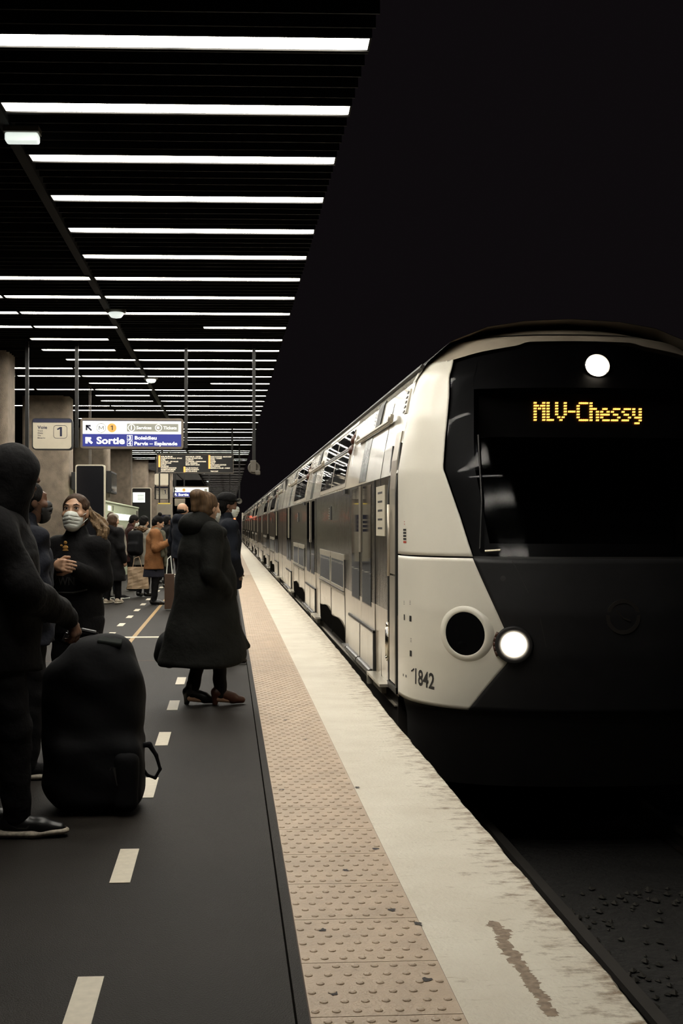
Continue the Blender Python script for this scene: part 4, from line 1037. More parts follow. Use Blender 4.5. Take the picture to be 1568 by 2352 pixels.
V3 = lambda *a: np.array(a, float)
def unit(v): v = np.array(v, float); return v / (np.linalg.norm(v) + 1e-9)
class Fig:
    """standing figure; local frame: +y ahead, +x to its right, z up"""
    def __init__(f, root, H, fem=False, lean=0., arms=None, feet=None, head=None, hyaw=0., hpitch=0., wide=1.0):
        f.r = root; f.H = H; f.fem = fem; h = H; sw = (.098 if fem else .112) * h * wide
        f.pel = V3(0, 0, .53 * h); f.wst = V3(0, lean * .4, .62 * h); f.chs = V3(0, lean * .8, .73 * h); f.nek = V3(0, lean, .825 * h)
        f.shR = V3(sw, lean, .805 * h); f.shL = V3(-sw, lean, .805 * h)
        f.hd = f.nek + V3(0, .02, .098 * h) if head is None else np.array(head, float); f.yaw = hyaw; f.pit = hpitch
        f.hR = V3(.052 * h, 0, .51 * h); f.hL = V3(-.052 * h, 0, .51 * h)
        ft = feet or ((.09, .0, 8), (-.09, .0, -8))
        f.ank = [V3(a, b, .045 * h) for a, b, c in ft]; f.toe = [math.radians(c) for a, b, c in ft]
        f.kne = [(f.ank[i] + (f.hR, f.hL)[i]) / 2 + V3(0, .03, .01) for i in (0, 1)]
        ar = arms or {}
        f.eR = V3(*ar.get('eR', (sw + .07, lean - .03, .635 * h))); f.wR = V3(*ar.get('wR', (sw + .08, lean + .06, .49 * h)))
        f.eL = V3(*ar.get('eL', (-sw - .07, lean - .03, .635 * h))); f.wL = V3(*ar.get('wL', (-sw - .08, lean + .06, .49 * h)))
        f.curl = ar.get('curl', .6)
        f.hdirR = unit(ar.get('dR', f.wR - f.eR)); f.hdirL = unit(ar.get('dL', f.wL - f.eL))
        f.nR = unit(ar.get('nR', (1, 0, 0))); f.nL = unit(ar.get('nL', (-1, 0, 0)))
    def hp(f, v):
        """point given in head frame (metres, head 0.23 high) to body frame"""
        return f.hd + np.array(Euler((f.pit, 0, f.yaw)).to_matrix() @ Vector(v))
    def hand(f, S, w, d, n, side):
        """w wrist, d direction, n back-of-hand normal, side +1 right hand"""
        n = unit(n - d * (n @ d)); s = unit(np.cross(d, n)) * 1.0; pe = w + d * .085
        S.cone(w - d * .02, w + d * .02, .026, .027, k=.012, fl=n, fs=1.3)
        for t in (-.5, 0, .5): S.cone(w + s * t * .03, pe + s * t * .052, .016, .0155, k=.012)
        for i, (o, L) in enumerate(((-.030, .072), (-.010, .080), (.010, .074), (.029, .058))):
            b = pe + s * o - d * .006; c1 = f.curl * (.8 + .12 * i); c2 = c1 * 2.0
            d1 = unit(d * math.cos(c1) - n * math.sin(c1)); d2 = unit(d * math.cos(c2) - n * math.sin(c2)); d3 = unit(d * math.cos(c2 * 1.35) - n * math.sin(c2 * 1.35))
            p1 = b + d1 * L * .5; p2 = p1 + d2 * L * .32; p3 = p2 + d3 * L * .25
            S.cone(b, p1, .0098, .0088, k=.004); S.cone(p1, p2, .0088, .008, k=.003); S.cone(p2, p3, .008, .0072, k=.003)
        tb = w + d * .025 - s * .026; t1 = tb + unit(d * .8 - s * .75 - n * .35) * .040; t2 = t1 + unit(d * .95 - s * .15 - n * .45) * .034
        S.cone(tb, t1, .014, .011, k=.008); S.cone(t1, t2, .011, .0088, k=.004)
    def head(f, S):
        e = Euler((f.pit, 0, f.yaw)); q = (e.x, e.y, e.z); P = f.hp; k = .018
        S.ell(P((0, -.012, .028)), (.075, .094, .088), q, k=k); S.ell(P((0, .022, -.035)), (.057, .066, .078), q, k=.03)
        S.cone(P((0, .050, -.088)), P((0, .058, -.092)), .024, .022, k=.03)
        S.cone(P((0, .084, .018)), P((0, .106, -.022)), .009, .0135, k=.012)                       # nose
        S.ell(P((.012, .100, -.026)), (.009, .009, .007), q, k=.008); S.ell(P((-.012, .100, -.026)), (.009, .009, .007), q, k=.008)
        S.cone(P((-.036, .079, .040)), P((.036, .079, .040)), .010, .010, k=.02)                     # brow
        for s_ in (-1, 1):
            S.ell(P((s_ * .032, .094, .018)), (.017, .014, .012), q, k=.012, op=-1)
            S.ell(P((s_ * .032, .077, .018)), (.0135, .0125, .0125), q, k=.004)
            S.ell(P((s_ * .044, .060, -.018)), (.024, .022, .020), q, k=.025)
            S.ell(P((s_ * .075, -.008, .0)), (.010, .020, .033), (q[0] - .1, 0, q[2] + s_ * .3), k=.006)
        S.cone(P((-.018, .087, -.057)), P((.018, .087, -.057)), .0065, .0065, k=.006); S.cone(P((-.015, .086, -.068)), P((.015, .086, -.068)), .0075, .0075, k=.006)
        S.cone(f.nek - V3(0, .01, .05), P((0, -.02, -.05)), .055, .048, k=.03)
    def body(f, m, dx=.012, hands='RL'):
        S = Sdf(); h = f.H; fx = (0, 1, 0)
        S.cone(f.pel, f.wst, .12, .105, k=.05, fl=fx, fs=1.3); S.cone(f.wst, f.chs, .105, .13, k=.05, fl=fx, fs=1.3); S.cone(f.chs, f.nek - V3(0, 0, .04), .13, .07, k=.06, fl=fx, fs=1.3)
        S.cone(f.shL, f.shR, .055, .055, k=.05)
        for sh, e, w in ((f.shR, f.eR, f.wR), (f.shL, f.eL, f.wL)): S.cone(sh, e, .048, .038, k=.03); S.cone(e, w, .038, .026, k=.02)
        for i in (0, 1):
            hp_ = (f.hR, f.hL)[i]; S.cone(hp_, f.kne[i], .078, .052, k=.04); S.cone(f.kne[i], f.ank[i], .05, .034, k=.02)
            t = f.toe[i]; S.cone(f.ank[i] - V3(0, .02, .02), f.ank[i] + V3(math.sin(t) * .14, math.cos(t) * .14, -.045 * h + .03), .032, .024, k=.02)
        f.head(S)
        if 'R' in hands: f.hand(S, f.wR, f.hdirR, f.nR, 1)
        if 'L' in hands: f.hand(S, f.wL, f.hdirL, f.nL, -1)
        return S.mesh('body', m, f.r, dx)
    def trousers(f, m, dx=.014, fat=1.0, z=.57):
        S = Sdf(); S.cone(f.pel + V3(0, 0, .05), f.pel - V3(0, 0, .03), .135, .135, k=.05, fl=(0, 1, 0), fs=1.25)
        for i in (0, 1): S.cone((f.hR, f.hL)[i], f.kne[i], .097 * fat, .070 * fat, k=.03); S.cone(f.kne[i], f.ank[i] + V3(0, 0, .015), .070 * fat, .054 * fat, k=.02)
        return S.mesh('trousers', m, f.r, dx, wr=.004, ws=22)
    def shoes(f, m, sole=None, dx=.010, big=1.0, boot=0, heel=0, col2=None):
        for i in (0, 1):
            t = f.toe[i]; d = V3(math.sin(t), math.cos(t), 0); a = V3(f.ank[i][0], f.ank[i][1], 0); S = Sdf()
            lift = heel
            S.cone(a + V3(0, 0, .055 + lift) - d * .035, a + d * .10 * big + V3(0, 0, .045 + lift * .3), .044 * big, .040 * big, k=.02)
            S.cone(a + d * .10 * big + V3(0, 0, .043), a + d * .175 * big + V3(0, 0, .034), .038 * big, .028 * big, k=.02)
            S.cone(a + V3(0, 0, .06 + lift), a + V3(0, 0, .10 + boot), .042, .048, k=.02)
            if heel: S.cone(a - d * .045 + V3(0, 0, .0), a - d * .04 + V3(0, 0, .06), .020, .028, k=.015)
            S.box(a + V3(0, 0, -.05) + d * .05, (.3, .3, .052), rad=.001, k=.002, op=-1)
            o = S.mesh('shoe', m if i == 0 or col2 is None else col2, f.r, dx)
            if sole:
                S = Sdf(); S.cone(a - d * .045 * big + V3(0, 0, .021), a + d * .07 * big + V3(0, 0, .019), .050 * big, .049 * big, k=.01, fl=(0, 0, 1), fs=2.3); S.cone(a + d * .07 * big + V3(0, 0, .019), a + d * .178 * big + V3(0, 0, .028), .049 * big, .036 * big, k=.01, fl=(0, 0, 1), fs=2.3)
                S.mesh('sole', sole, o, dx * .8)
    def jacket(f, m, hem=.47, fat=.04, flare=.0, dx=.014, wr=.006, hood=None, collar=.06, name='jacket', back=0., ws=14, seed=1, sleeve=1.0):
        S = Sdf(); h = f.H; fx = (0, 1, 0); z1 = hem * h; pel = V3(0, 0, max(.53 * h, z1 + .02))
        if z1 < .5 * h: S.cone(V3(0, back, z1), pel, .14 + fat + flare, .13 + fat, k=.05, fl=fx, fs=1.15)
        S.cone(pel, f.wst, .13 + fat, .12 + fat, k=.05, fl=fx, fs=1.2); S.cone(f.wst, f.chs, .12 + fat, .145 + fat * .8, k=.06, fl=fx, fs=1.25)
        S.cone(f.chs, f.nek - V3(0, 0, .06), .145 + fat * .7, .09 + fat * .5, k=.06, fl=fx, fs=1.2)
        S.cone(f.shL - V3(0, 0, .015), f.shR - V3(0, 0, .015), .064 + fat * .5, .064 + fat * .5, k=.05)
        for sh, e, w in ((f.shR, f.eR, f.wR), (f.shL, f.eL, f.wL)):
            we = e + (w - e) * sleeve
            S.cone(sh - V3(0, 0, .01), e, .062 + fat * .5, .050 + fat * .45, k=.035); S.cone(e, we, .050 + fat * .45, .040 + fat * .3, k=.025)
        if collar: S.cone(f.nek - V3(0, 0, .03), f.nek + V3(0, .012, collar), .078, .070, k=.03)
        if hood == 'down':
            S.ell(f.nek + V3(0, -.085, .02), (.13, .085, .085), k=.04); S.cone(f.nek + V3(-.09, .03, -.01), f.nek + V3(-.05, -.09, .05), .045, .05, k=.03); S.cone(f.nek + V3(.09, .03, -.01), f.nek + V3(.05, -.09, .05), .045, .05, k=.03)
        if z1 < .5 * h: S.box(V3(0, 0, z1 - .25), (.8, .8, .25), rad=.001, k=.01, op=-1)
        return S.mesh(name, m, f.r, dx, wr=wr, ws=ws, seed=seed)
    def hair(f, m, style='short', dx=.009, m2=None):
        S = Sdf(); P = f.hp; q = (f.pit, 0, f.yaw)
        S.ell(P((0, -.022, .042)), (.086, .100, .092), q, k=.02)
        S.ell(P((0, -.055, -.01)), (.074, .066, .085), q, k=.03)
        cut = (0, .100, -.02)
        if style in ('ponytail', 'bun', 'topbun'): pass
        if style == 'long': S.cone(P((.05, -.04, -.02)), P((.06, -.03, -.20)), .055, .05, k=.04); S.cone(P((-.05, -.04, -.02)), P((-.06, -.03, -.20)), .055, .05, k=.04); S.cone(P((0, -.07, -.02)), P((0, -.08, -.22)), .065, .06, k=.04)
        S.ell(P((0, .085, -.035)), (.070, .075, .095), q, k=.012, op=-1)
        S.box(P((0, .03, -.145)), (.2, .075, .07), rot=q, k=.02, op=-1) if style != 'long' else None
        if style == 'bun': S.ell(P((0, -.10, .075)), (.05, .052, .055), q, k=.02)
        if style == 'topbun': S.ell(P((0, -.045, .155)), (.040, .040, .038), q, k=.02)
        if style == 'highbun':
            S.cone(P((0, -.06, .09)), P((0, -.12, .10)), .046, .052, k=.03); S.cone(P((0, -.12, .10)), P((0, -.145, .0)), .050, .030, k=.03)
        o = S.mesh('hair', m, f.r, dx, wr=.003, ws=40)
        return o
    def facemask(f, m, dx=.006, strap=True, sub=True):
        S = Sdf(); P = f.hp; q = (f.pit, 0, f.yaw)
        S.ell(P((0, .040, -.045)), (.066, .070, .066), q, k=.01); S.ell(P((0, .092, -.035)), (.030, .034, .040), q, k=.03); S.ell(P((0, .060, -.092)), (.042, .040, .030), q, k=.03)
        S.box(P((0, -.045, -.04)), (.2, .080, .2), rot=q, rad=.002, k=.006, op=-1)
        S.box(P((0, .05, .075)), (.2, .2, .080), rot=(q[0] + .22, q[1], q[2]), rad=.002, k=.01, op=-1)
        for i, z in enumerate((-.032, -.055, -.078)): S.cone(P((-.06, .075, z - .006)), P((0, .133 - i * .008, z)), .0035, .0035, k=.006, op=-1); S.cone(P((.06, .075, z - .006)), P((0, .133 - i * .008, z)), .0035, .0035, k=.006, op=-1)
        if strap:
            for s_ in (-1, 1):
                S.cone(P((s_ * .060, .045, -.022)), P((s_ * .082, -.01, .012)), .003, .003, k=.004); S.cone(P((s_ * .055, .045, -.078)), P((s_ * .080, -.015, -.03)), .003, .003, k=.004)
        return S.mesh('face_mask', m, f.r, dx)
    def eyes(f):
        P = f.hp
        for s_ in (-1, 1):
            S = Sdf(); S.ell(P((s_ * .032, .0815, .018)), (.0125, .0105, .0085), (f.pit, 0, f.yaw), k=.001); e = S.mesh('eye', M['eye'], f.r, .002)
            S = Sdf(); S.ell(P((s_ * .032 - .002, .0895, .0195)), (.0062, .0036, .0062), (f.pit, 0, f.yaw), k=.001); S.mesh('iris', M['iris'], e, .0012)
            S = Sdf(); S.cone(P((s_ * .017, .0935, .042)), P((s_ * .036, .091, .0475)), .0026, .0030, k=.004); S.cone(P((s_ * .036, .091, .0475)), P((s_ * .053, .079, .040)), .0030, .0018, k=.004); S.mesh('eyebrow', M['brow'], f.r, .002)
            S = Sdf(); S.cone(P((s_ * .019, .0915, .022)), P((s_ * .033, .0945, .0285)), .0022, .0026, k=.003); S.cone(P((s_ * .033, .0945, .0285)), P((s_ * .048, .086, .022)), .0026, .002, k=.003); S.mesh('eyelashes', M['iris'], f.r, .0014)

def person(X, Y, heading, label, group='people waiting on the platform'):
    return empty('person', (X, Y, 0), math.radians(heading), label, 'person', group)
def loc(f, w, heading, X, Y):
    """world point of a local point"""
    c, s_ = math.cos(math.radians(heading)), math.sin(math.radians(heading))
    return V3(X + w[0] * c - w[1] * s_, Y + w[0] * s_ + w[1] * c, w[2])
def to_local(pt, heading, X, Y):
    c, s_ = math.cos(math.radians(heading)), math.sin(math.radians(heading)); dx, dy = pt[0] - X, pt[1] - Y
    return (dx * c + dy * s_, -dx * s_ + dy * c, pt[2])

# --- coat woman, nearest clear figure (heading is turned to the train)
X, Y, hd = -.175, 9.35, -72
r = person(X, Y, hd, 'woman in a long flared black hooded coat and brown heeled boots, seen from behind')
f = Fig(r, 1.69, True, lean=.0, feet=((.04, .11, 4), (-.07, -.09, 16)), hyaw=.45, head=(.0, .02, 1.555),
        arms={'eR': (.235, -.03, 1.06), 'wR': (.15, .12, .90), 'eL': (-.235, .02, 1.08), 'wL': (-.12, .12, .92), 'dR': (-.6, .2, -.7), 'dL': (.6, .1, -.7)})
f.body(M['skin'], .010)
S = Sdf(); fx = (1, 0, 0)
S.cone((0, -.02, .35), (0, .0, .95), .36, .235, k=.05, fl=fx, fs=1.25); S.cone((0, 0, .95), (0, -.01, 1.22), .235, .20, k=.05, fl=fx, fs=1.05)
S.cone((0, -.01, 1.22), (0, -.02, 1.36), .20, .15, k=.05); S.cone(f.shL, f.shR, .09, .09, k=.05)
S.cone(f.shR, f.eR, .088, .078, k=.03); S.cone(f.eR, f.wR, .078, .062, k=.02); S.cone(f.shL, f.eL, .088, .078, k=.03); S.cone(f.eL, f.wL, .078, .06, k=.02)
S.cone((0, .24, .55), (.0, .355, .455), .06, .018, k=.06)                                                     # blown front corner of the hem
S.box((0, 0, .12), (.9, .9, .20), rad=.01, rot=(.0, .0, 0), k=.03, op=-1); S.box((0, .45, .22), (.9, .4, .20), rad=.01, rot=(.42, 0, 0), k=.03, op=-1)
S.mesh('coat', M['cgreen'], r, .013, wr=.007, ws=9, seed=2)
S = Sdf(); S.ell((0, -.085, 1.415), (.165, .135, .105), (-.25, 0, 0), k=.04); S.cone((-.10, .07, 1.36), (-.07, -.06, 1.46), .06, .07, k=.04); S.cone((.10, .07, 1.36), (.07, -.06, 1.46), .06, .07, k=.04); S.cone((-.06, .10, 1.36), (.06, .10, 1.36), .05, .05, k=.03)
S.mesh('hood', M['cgreen'], r, .012, wr=.006, ws=16)
f.trousers(M['cblack'], fat=.92)
f.shoes(M['boot'], dx=.008, boot=.06, heel=.045, col2=M['leather'])
f.hair(M['hairlight'], 'highbun')
f.facemask(M['mask'])
# bag at her back
x, z = at(377, 1524, 9.55); r = empty('handbag', (x, 9.5, z + .0), 0, 'soft black handbag hanging behind the long coat', 'bag')
S = Sdf(); S.ell((.02, 0, .13), (.085, .16, .13), k=.03); S.cone((.05, 0, .02), (.09, 0, .27), .05, .03, k=.06); S.cone((-.01, 0, .07), (.05, 0, .25), .07, .03, k=.04); S.mesh('bag_body', M['bagblack'], r, .010)
b = MB(); b.path([(.05, 0, .26), (.07, -.02, .36), (.12, -.02, .45), (.16, -.02, .52)], .008); b.build('strap', M['leather'], r)

# --- man behind her
X, Y, hd = -.02, 12.2, -80
r = person(X, Y, hd, 'man in a dark cap and white mask, half hidden behind the long-coated woman')
f = Fig(r, 1.76, False, arms={'eR': (.26, .02, 1.1), 'wR': (.16, .10, .94), 'eL': (-.26, .02, 1.1), 'wL': (-.16, .1, .95), 'dR': (-.5, .2, -.8), 'dL': (.5, .2, -.8)}, hpitch=-.05)
f.body(M['skindark'], .012); f.jacket(M['cnavy'], hem=.44, fat=.05); f.trousers(M['cblack']); f.shoes(M['leather']); f.facemask(M['mask'], .007); f.hair(M['hairblack'])
S = Sdf(); S.ell(f.hp((0, -.015, .075)), (.095, .108, .075), k=.02); S.box(f.hp((0, 0, -.02)), (.2, .2, .065), rad=.005, k=.01, op=-1); S.cone(f.hp((-.04, .09, .062)), f.hp((.04, .09, .062)), .03, .03, k=.02, fl=(0, 0, 1), fs=3); S.mesh('cap', M['cblack'], r, .009)

# --- woman in a mask
X, Y, hd = -.96, 7.6, 158
r = person(X, Y, hd, 'woman with a white face mask and a blond windswept ponytail, dark top')
wl, wr_ = to_local((-1.045, 7.30, 1.18), hd, X, Y), to_local((-.95, 7.31, 1.16), hd, X, Y)
f = Fig(r, 1.60, True, wide=.88, hyaw=.20, hpitch=.12, head=(0, .03, 1.50), arms={'eL': (-.175, -.02, 1.06), 'wL': wr_, 'eR': (.21, .05, 1.07), 'wR': wl,
        'dL': (.80, .45, .25), 'nL': (-.35, .9, .25), 'dR': (-.75, .5, .0), 'nR': (.2, .9, .2), 'curl': .55}, feet=((.09, 0, 10), (-.09, 0, -10)))
f.body(M['skin'], .0055)
f.jacket(M['cblack'], hem=.46, fat=.028, dx=.012, collar=.05, sleeve=.92); f.trousers(M['cblack']); f.shoes(M['leather'])
P = f.hp; S = Sdf(); q = (f.pit, 0, f.yaw)
S.ell(P((0, -.022, .040)), (.085, .098, .090), q, k=.02); S.ell(P((0, -.06, -.01)), (.072, .062, .08), q, k=.03)
S.ell(P((.0, .092, -.015)), (.066, .080, .106), q, k=.012, op=-1)
hr = S.mesh('hair', M['hairbrown'], r, .006, wr=.003, ws=45)
S = Sdf(); rnd = random.Random(5)
for i in range(34):
    h0, h1, h2 = rnd.random(), rnd.random(), rnd.random()
    a = P((-.045 - .03 * h0, -.075 + .03 * h1, .06 - .06 * h2)); pts = [a]
    for k_ in range(1, 9):
        t = k_ / 8; spread = .5 + .8 * t
        pts.append(P((-.06 - (.085 + .055 * h0) * min(1, t * 1.6) + .012 * math.sin(7 * t + 6 * h1), -.06 + .05 * h1 * spread + .010 * math.sin(8 * t + 5 * h2), .05 - .05 * h2 - (.17 + .05 * h1) * t ** 1.2 + .0 * t)))
    S.chain(pts, [.0095, .0095, .009, .009, .0085, .008, .007, .005, .003], k=.004)
S.mesh('ponytail', M['hairblond'], hr, .005)
f.facemask(M['mask'], .0035); f.eyes()
S = Sdf(); a = V3(-.01, .172, 1.315)
S.ell(a, (.012, .007, .012), k=.002); S.ell(a + V3(0, 0, -.03), (.02, .007, .014), k=.003); S.ell(a + V3(.028, 0, -.018), (.009, .006, .008), k=.002); S.ell(a + V3(0, 0, -.048), (.024, .006, .006), k=.002)
S.mesh('brooch', M['corange'], r, .003)
b = MB()
put_text(b, 'OWN', 0, 0, 0, .05, width=.17, fn=lambda a, c: (.10 - a, .165, 1.05 + c), bold=.02)
lt = b.build('top_lettering', M['greymark'], r); lt['label'] = 'dim grey lettering across the top'
S = Sdf(); S.chain([(.14, .12, 1.02), (.06, .155, 1.0), (-.05, .155, 1.0), (-.13, .12, 1.02)], [.006] * 4, k=.004); S.mesh('piping', M['greymark'], r, .004)

# --- brown-faced man behind the foreground man
X, Y, hd = -1.16, 6.75, -66
r = person(X, Y, hd, 'dark-haired man in navy quilted jacket, between the hooded man and the masked woman')
f = Fig(r, 1.66, False, hyaw=.1, head=(0, .045, 1.55), hpitch=.12, feet=((.10, .0, 10), (-.1, -.1, -5)), arms={'eR': (.27, .0, 1.08), 'wR': (.14, .06, .98), 'eL': (-.26, 0, 1.08), 'wL': (-.12, .06, .98), 'dR': (-.5, .2, -.8), 'dL': (.5, .2, -.8)})
f.body(M['skindark'], .009); f.jacket(M['cblueblack'], hem=.46, fat=.065, wr=.011, ws=20, collar=.09, hood='down'); f.trousers(M['cblack'], fat=1.1); f.shoes(M['cblack'], M['sole'])
f.hair(M['hairblack']); f.facemask(M['maskblack'])

# --- foreground man
X, Y, hd = -1.05, 5.50, -88
r = person(X, Y, hd, 'hooded man in black at the left edge, hand on the upright travel bag')
hx, hz = at(160, 1418, 5.72); wR = to_local((hx, 5.72, hz), hd, X, Y)
f = Fig(r, 1.76, False, feet=((.06, .085, 4), (-.12, -.13, -4)), head=(0, .075, 1.655), hyaw=.55,
        arms={'eR': (.20, .14, 1.13), 'wR': wR, 'dR': (.0, .35, -.95), 'nR': (.5, .8, .25), 'curl': .7, 'eL': (-.27, -.04, 1.12), 'wL': (-.25, -.06, .90)}, wide=1.08)
f.body(M['skindark'], .008)
f.jacket(M['cblack'], hem=.43, fat=.075, wr=.009, ws=13, dx=.013, collar=.03, sleeve=.93); f.trousers(M['cblack'], fat=1.16)
f.shoes(M['leather'], M['sole'], dx=.007, big=1.12)
S = Sdf(); P = f.hp; S.ell(P((0, -.03, .02)), (.122, .135, .130), k=.03); S.cone(P((0, -.05, -.08)), f.nek + V3(0, -.02, -.06), .112, .14, k=.05); S.ell(P((0, .15, -.02)), (.055, .08, .08), k=.02, op=-1)
S.mesh('hood', M['cblack'], r, .011, wr=.005, ws=18)
b = MB(); a0 = to_local((at(52, 1890, 5.35)[0], 5.35, .055), hd, X, Y)
for k_, (u0, v0, u1, v1, w0) in enumerate([(-.05, .02, -.02, .006, .003), (-.02, .006, .015, .004, .007), (.015, .004, .03, .016, .008), (.03, .016, .03, .032, .003)]):
    b.add([(a0[0] + .004, a0[1] + u0, .052 + v0), (a0[0] + .004, a0[1] + u1, .052 + v1), (a0[0] + .004, a0[1] + u1, .052 + v1 + w0), (a0[0] + .004, a0[1] + u0, .052 + v0 + w0)], [(0, 1, 2, 3)])
b.build('shoe_mark', M['greymark'], r)

# --- upright travel bag
bx0, _ = at(90, 1640, 5.95); bx1, _ = at(328, 1640, 5.95); bw = (bx1 - bx0) / 2
r = empty('travel_backpack', ((bx0 + bx1) / 2, 5.98, 0), 0, 'big black travel backpack standing upright on the platform in the left foreground', 'backpack')
S = Sdf(); S.box((0, 0, .40), (bw * .93, .17, .37), rad=.12, k=.03); S.box((.04, -.02, .70), (bw * .72, .15, .15), rad=.13, k=.06); S.ell((bw * .55, 0, .52), (bw * .48, .15, .22), k=.05)
S.ell((.05, 0, .80), (bw * .55, .13, .075), k=.05); S.box((bw * .15, -.02, .2), (bw * .86, .19, .19), rad=.08, k=.05)
S.box((0, 0, -.1), (1, 1, .102), rad=.001, k=.01, op=-1); S.mesh('bag_shell', M['bagblack'], r, .011, wr=.006, ws=13, seed=4)
S = Sdf(); S.box((bw * .72, -.13, .17), (bw * .24, .10, .15), rad=.05, k=.02); S.mesh('side_pocket', M['bagblack'], r, .009, wr=.003)
b = MB(); zz = .205
for u0, v0, u1, v1, w0 in [(-.045, .03, -.035, .045, .006), (-.035, .045, -.015, .04, .012), (-.028, .04, -.018, .0, .013), (-.018, .0, -.008, -.045, .007)]:
    b.add([(bw * .60 + u0, -.236, zz + v0), (bw * .60 + u0 + w0, -.236, zz + v0), (bw * .60 + u1 + w0 * .6, -.236, zz + v1), (bw * .60 + u1, -.236, zz + v1)], [(0, 1, 2, 3)])
b.build('curved_mark', M['greymark'], r)
S = Sdf(); xw = bw; pts = [(xw * .94, 0, .31), (xw + .03, 0, .315), (xw + .065, 0, .26), (xw + .085, 0, .19), (xw + .06, 0, .145), (xw + .02, 0, .16), (xw * .96, 0, .21), (xw * .9, 0, .25)]
S.chain(pts, [.014, .014, .010, .008, .008, .008, .008, .010], k=.006); S.mesh('strap_loop', M['bagblack'], r, .005)
b = MB(); b.path([(-.14, 0, .84), (-.12, 0, .88), (-.05, 0, .895), (.02, 0, .88), (.04, 0, .85)], .012, 8); b.build('carry_handle', M['leather'], r)
S = Sdf(); S.box((.10, -.10, .845), (.06, .03, .012), rad=.006, rot=(0.3, .15, 0), k=.005); S.mesh('patch', M['patchgrey'], r, .005)
# --- middle-distance people
X, Y, hd = -.79, 20.4, -55
r = person(X, Y, hd, 'bald man in a navy hooded jacket left of the long-coated woman')
f = Fig(r, 1.84, False, arms={'eL': (-.30, 0, 1.15), 'wL': (-.29, .05, .90)})
f.body(M['skin'], .012); f.jacket(M['cnavy'], hem=.47, fat=.06, hood='down'); f.trousers(M['cblack']); f.shoes(M['cblack'], M['whiteshoe'])
S = Sdf(); S.ell(f.hp((0, -.02, -.02)), (.079, .097, .055), k=.02); S.ell(f.hp((0, .085, -.035)), (.07, .08, .1), k=.012, op=-1); S.mesh('hair', M['hairblack'], r, .01)
w_ = loc(f, f.wL, hd, X, Y)
xa, zt = at(378, 1318, 19.95); xb, zb = at(400, 1384, 19.95)
r = empty('shopping_bag', ((xa + xb) / 2, 19.95, 0), 0, 'tall brown paper shopping bag with white cord handles beside the bald man', 'shopping bag')
b = MB(); b.box((xa - xb) / 2, (xb - xa) / 2, -.07, .07, .02, zt); b.build('bag_body', M['bagbrown'], r, bevel=.006)
b = MB()
for yy in (-.05, .05): b.path([(-.05, yy, zt - .01), (-.03, yy, zt + .25), (.02, yy * .5, zt + .30), (.05, yy, zt - .01)], .007, 6)
b.build('cord_handle', M['mask'], r)

X, Y, hd = -1.33, 21.3, -84
r = person(X, Y, hd, 'person in a rust-brown jacket with a grey-green scarf and hair bun, looking at a phone')
f = Fig(r, 1.60, True, hpitch=-.45, head=(0, .08, 1.47), lean=.02, arms={'eR': (.23, .02, 1.02), 'wR': (.13, .25, 1.12), 'eL': (-.23, .02, 1.02), 'wL': (-.10, .25, 1.13), 'dR': (-.2, .7, .6), 'nR': (.7, .1, -.4), 'curl': .7})
f.body(M['skin'], .010); f.jacket(M['crust'], hem=.40, fat=.05, flare=.02, sleeve=.95, wr=.005)
S = Sdf(); S.cone((0, 0, .50), (0, 0, .70), .20, .17, k=.03, fl=(1, 0, 0), fs=1.1); S.box((0, 0, .38), (.5, .5, .12), rad=.001, k=.01, op=-1); S.mesh('skirt', M['cskirt'], r, .014, wr=.004)
f.trousers(M['cblack'], fat=.95); f.shoes(M['leather'], boot=.05); f.hair(M['hairblack'], 'topbun')
S = Sdf(); S.cone(f.nek + V3(-.07, .03, 0), f.nek + V3(.07, .03, 0), .075, .075, k=.04); S.cone(f.nek + V3(.10, .02, .0), f.nek + V3(.12, .13, -.42), .05, .045, k=.03); S.cone(f.nek + V3(-.02, .13, -.02), f.nek + V3(.03, .20, -.60), .055, .04, k=.03); S.mesh('scarf', M['cscarf'], r, .012, wr=.006, ws=22)
p_ = loc(f, (.02, .33, 1.20), hd, X, Y); r = empty('phone', tuple(p_), math.radians(hd), 'black phone held up by the person in the rust jacket', 'phone')
b = MB(); b.box(-.036, .036, -.005, .005, -.07, .07); b.build('phone_body', M['phone'], r, bevel=.003); b = MB(); b.box(-.032, .032, -.0065, -.005, -.064, .064); b.build('phone_screen', M['screen'], r)

X, Y, hd = -1.70, 23.7, -28
r = person(X, Y, hd, 'person in a light coat with a brown fur hood, wearing a black backpack')
f = Fig(r, 1.60, True, hpitch=-.2, head=(0, .06, 1.495), arms={'eR': (.26, 0, 1.05), 'wR': (.24, .10, .82), 'eL': (-.26, 0, 1.05), 'wL': (-.22, .12, .85)})
f.body(M['skin'], .011); f.jacket(M['clightgrey'], hem=.40, fat=.06, wr=.006); f.trousers(M['cblack']); f.shoes(M['leather']); f.hair(M['hairblack'])
S = Sdf()
for i in range(26):
    t = 2 * PI * i / 26; S.ell(f.nek + V3(.13 * math.cos(t), .115 * math.sin(t) - .01, .005 - .03 * math.sin(t)), (.055, .05, .05), (t, t * 2, 0), k=.012)
S.mesh('fur_collar', M['cfur'], r, .010, wr=.012, ws=55)
S = Sdf(); S.cone(f.nek + V3(-.05, .06, .0), f.nek + V3(.05, .06, .0), .06, .06, k=.03); S.mesh('scarf', M['corange'], r, .012, wr=.005)
c_ = loc(f, (0, -.27, 1.08), hd, X, Y); r = empty('backpack', tuple(c_), math.radians(hd), 'rounded black backpack on the back of the fur-hooded person', 'backpack')
S = Sdf(); S.box((0, 0, 0), (.155, .10, .25), rad=.09, k=.03); S.box((0, -.08, -.09), (.12, .06, .11), rad=.05, k=.03); S.mesh('bag_shell', M['bagblack'], r, .011, wr=.003)
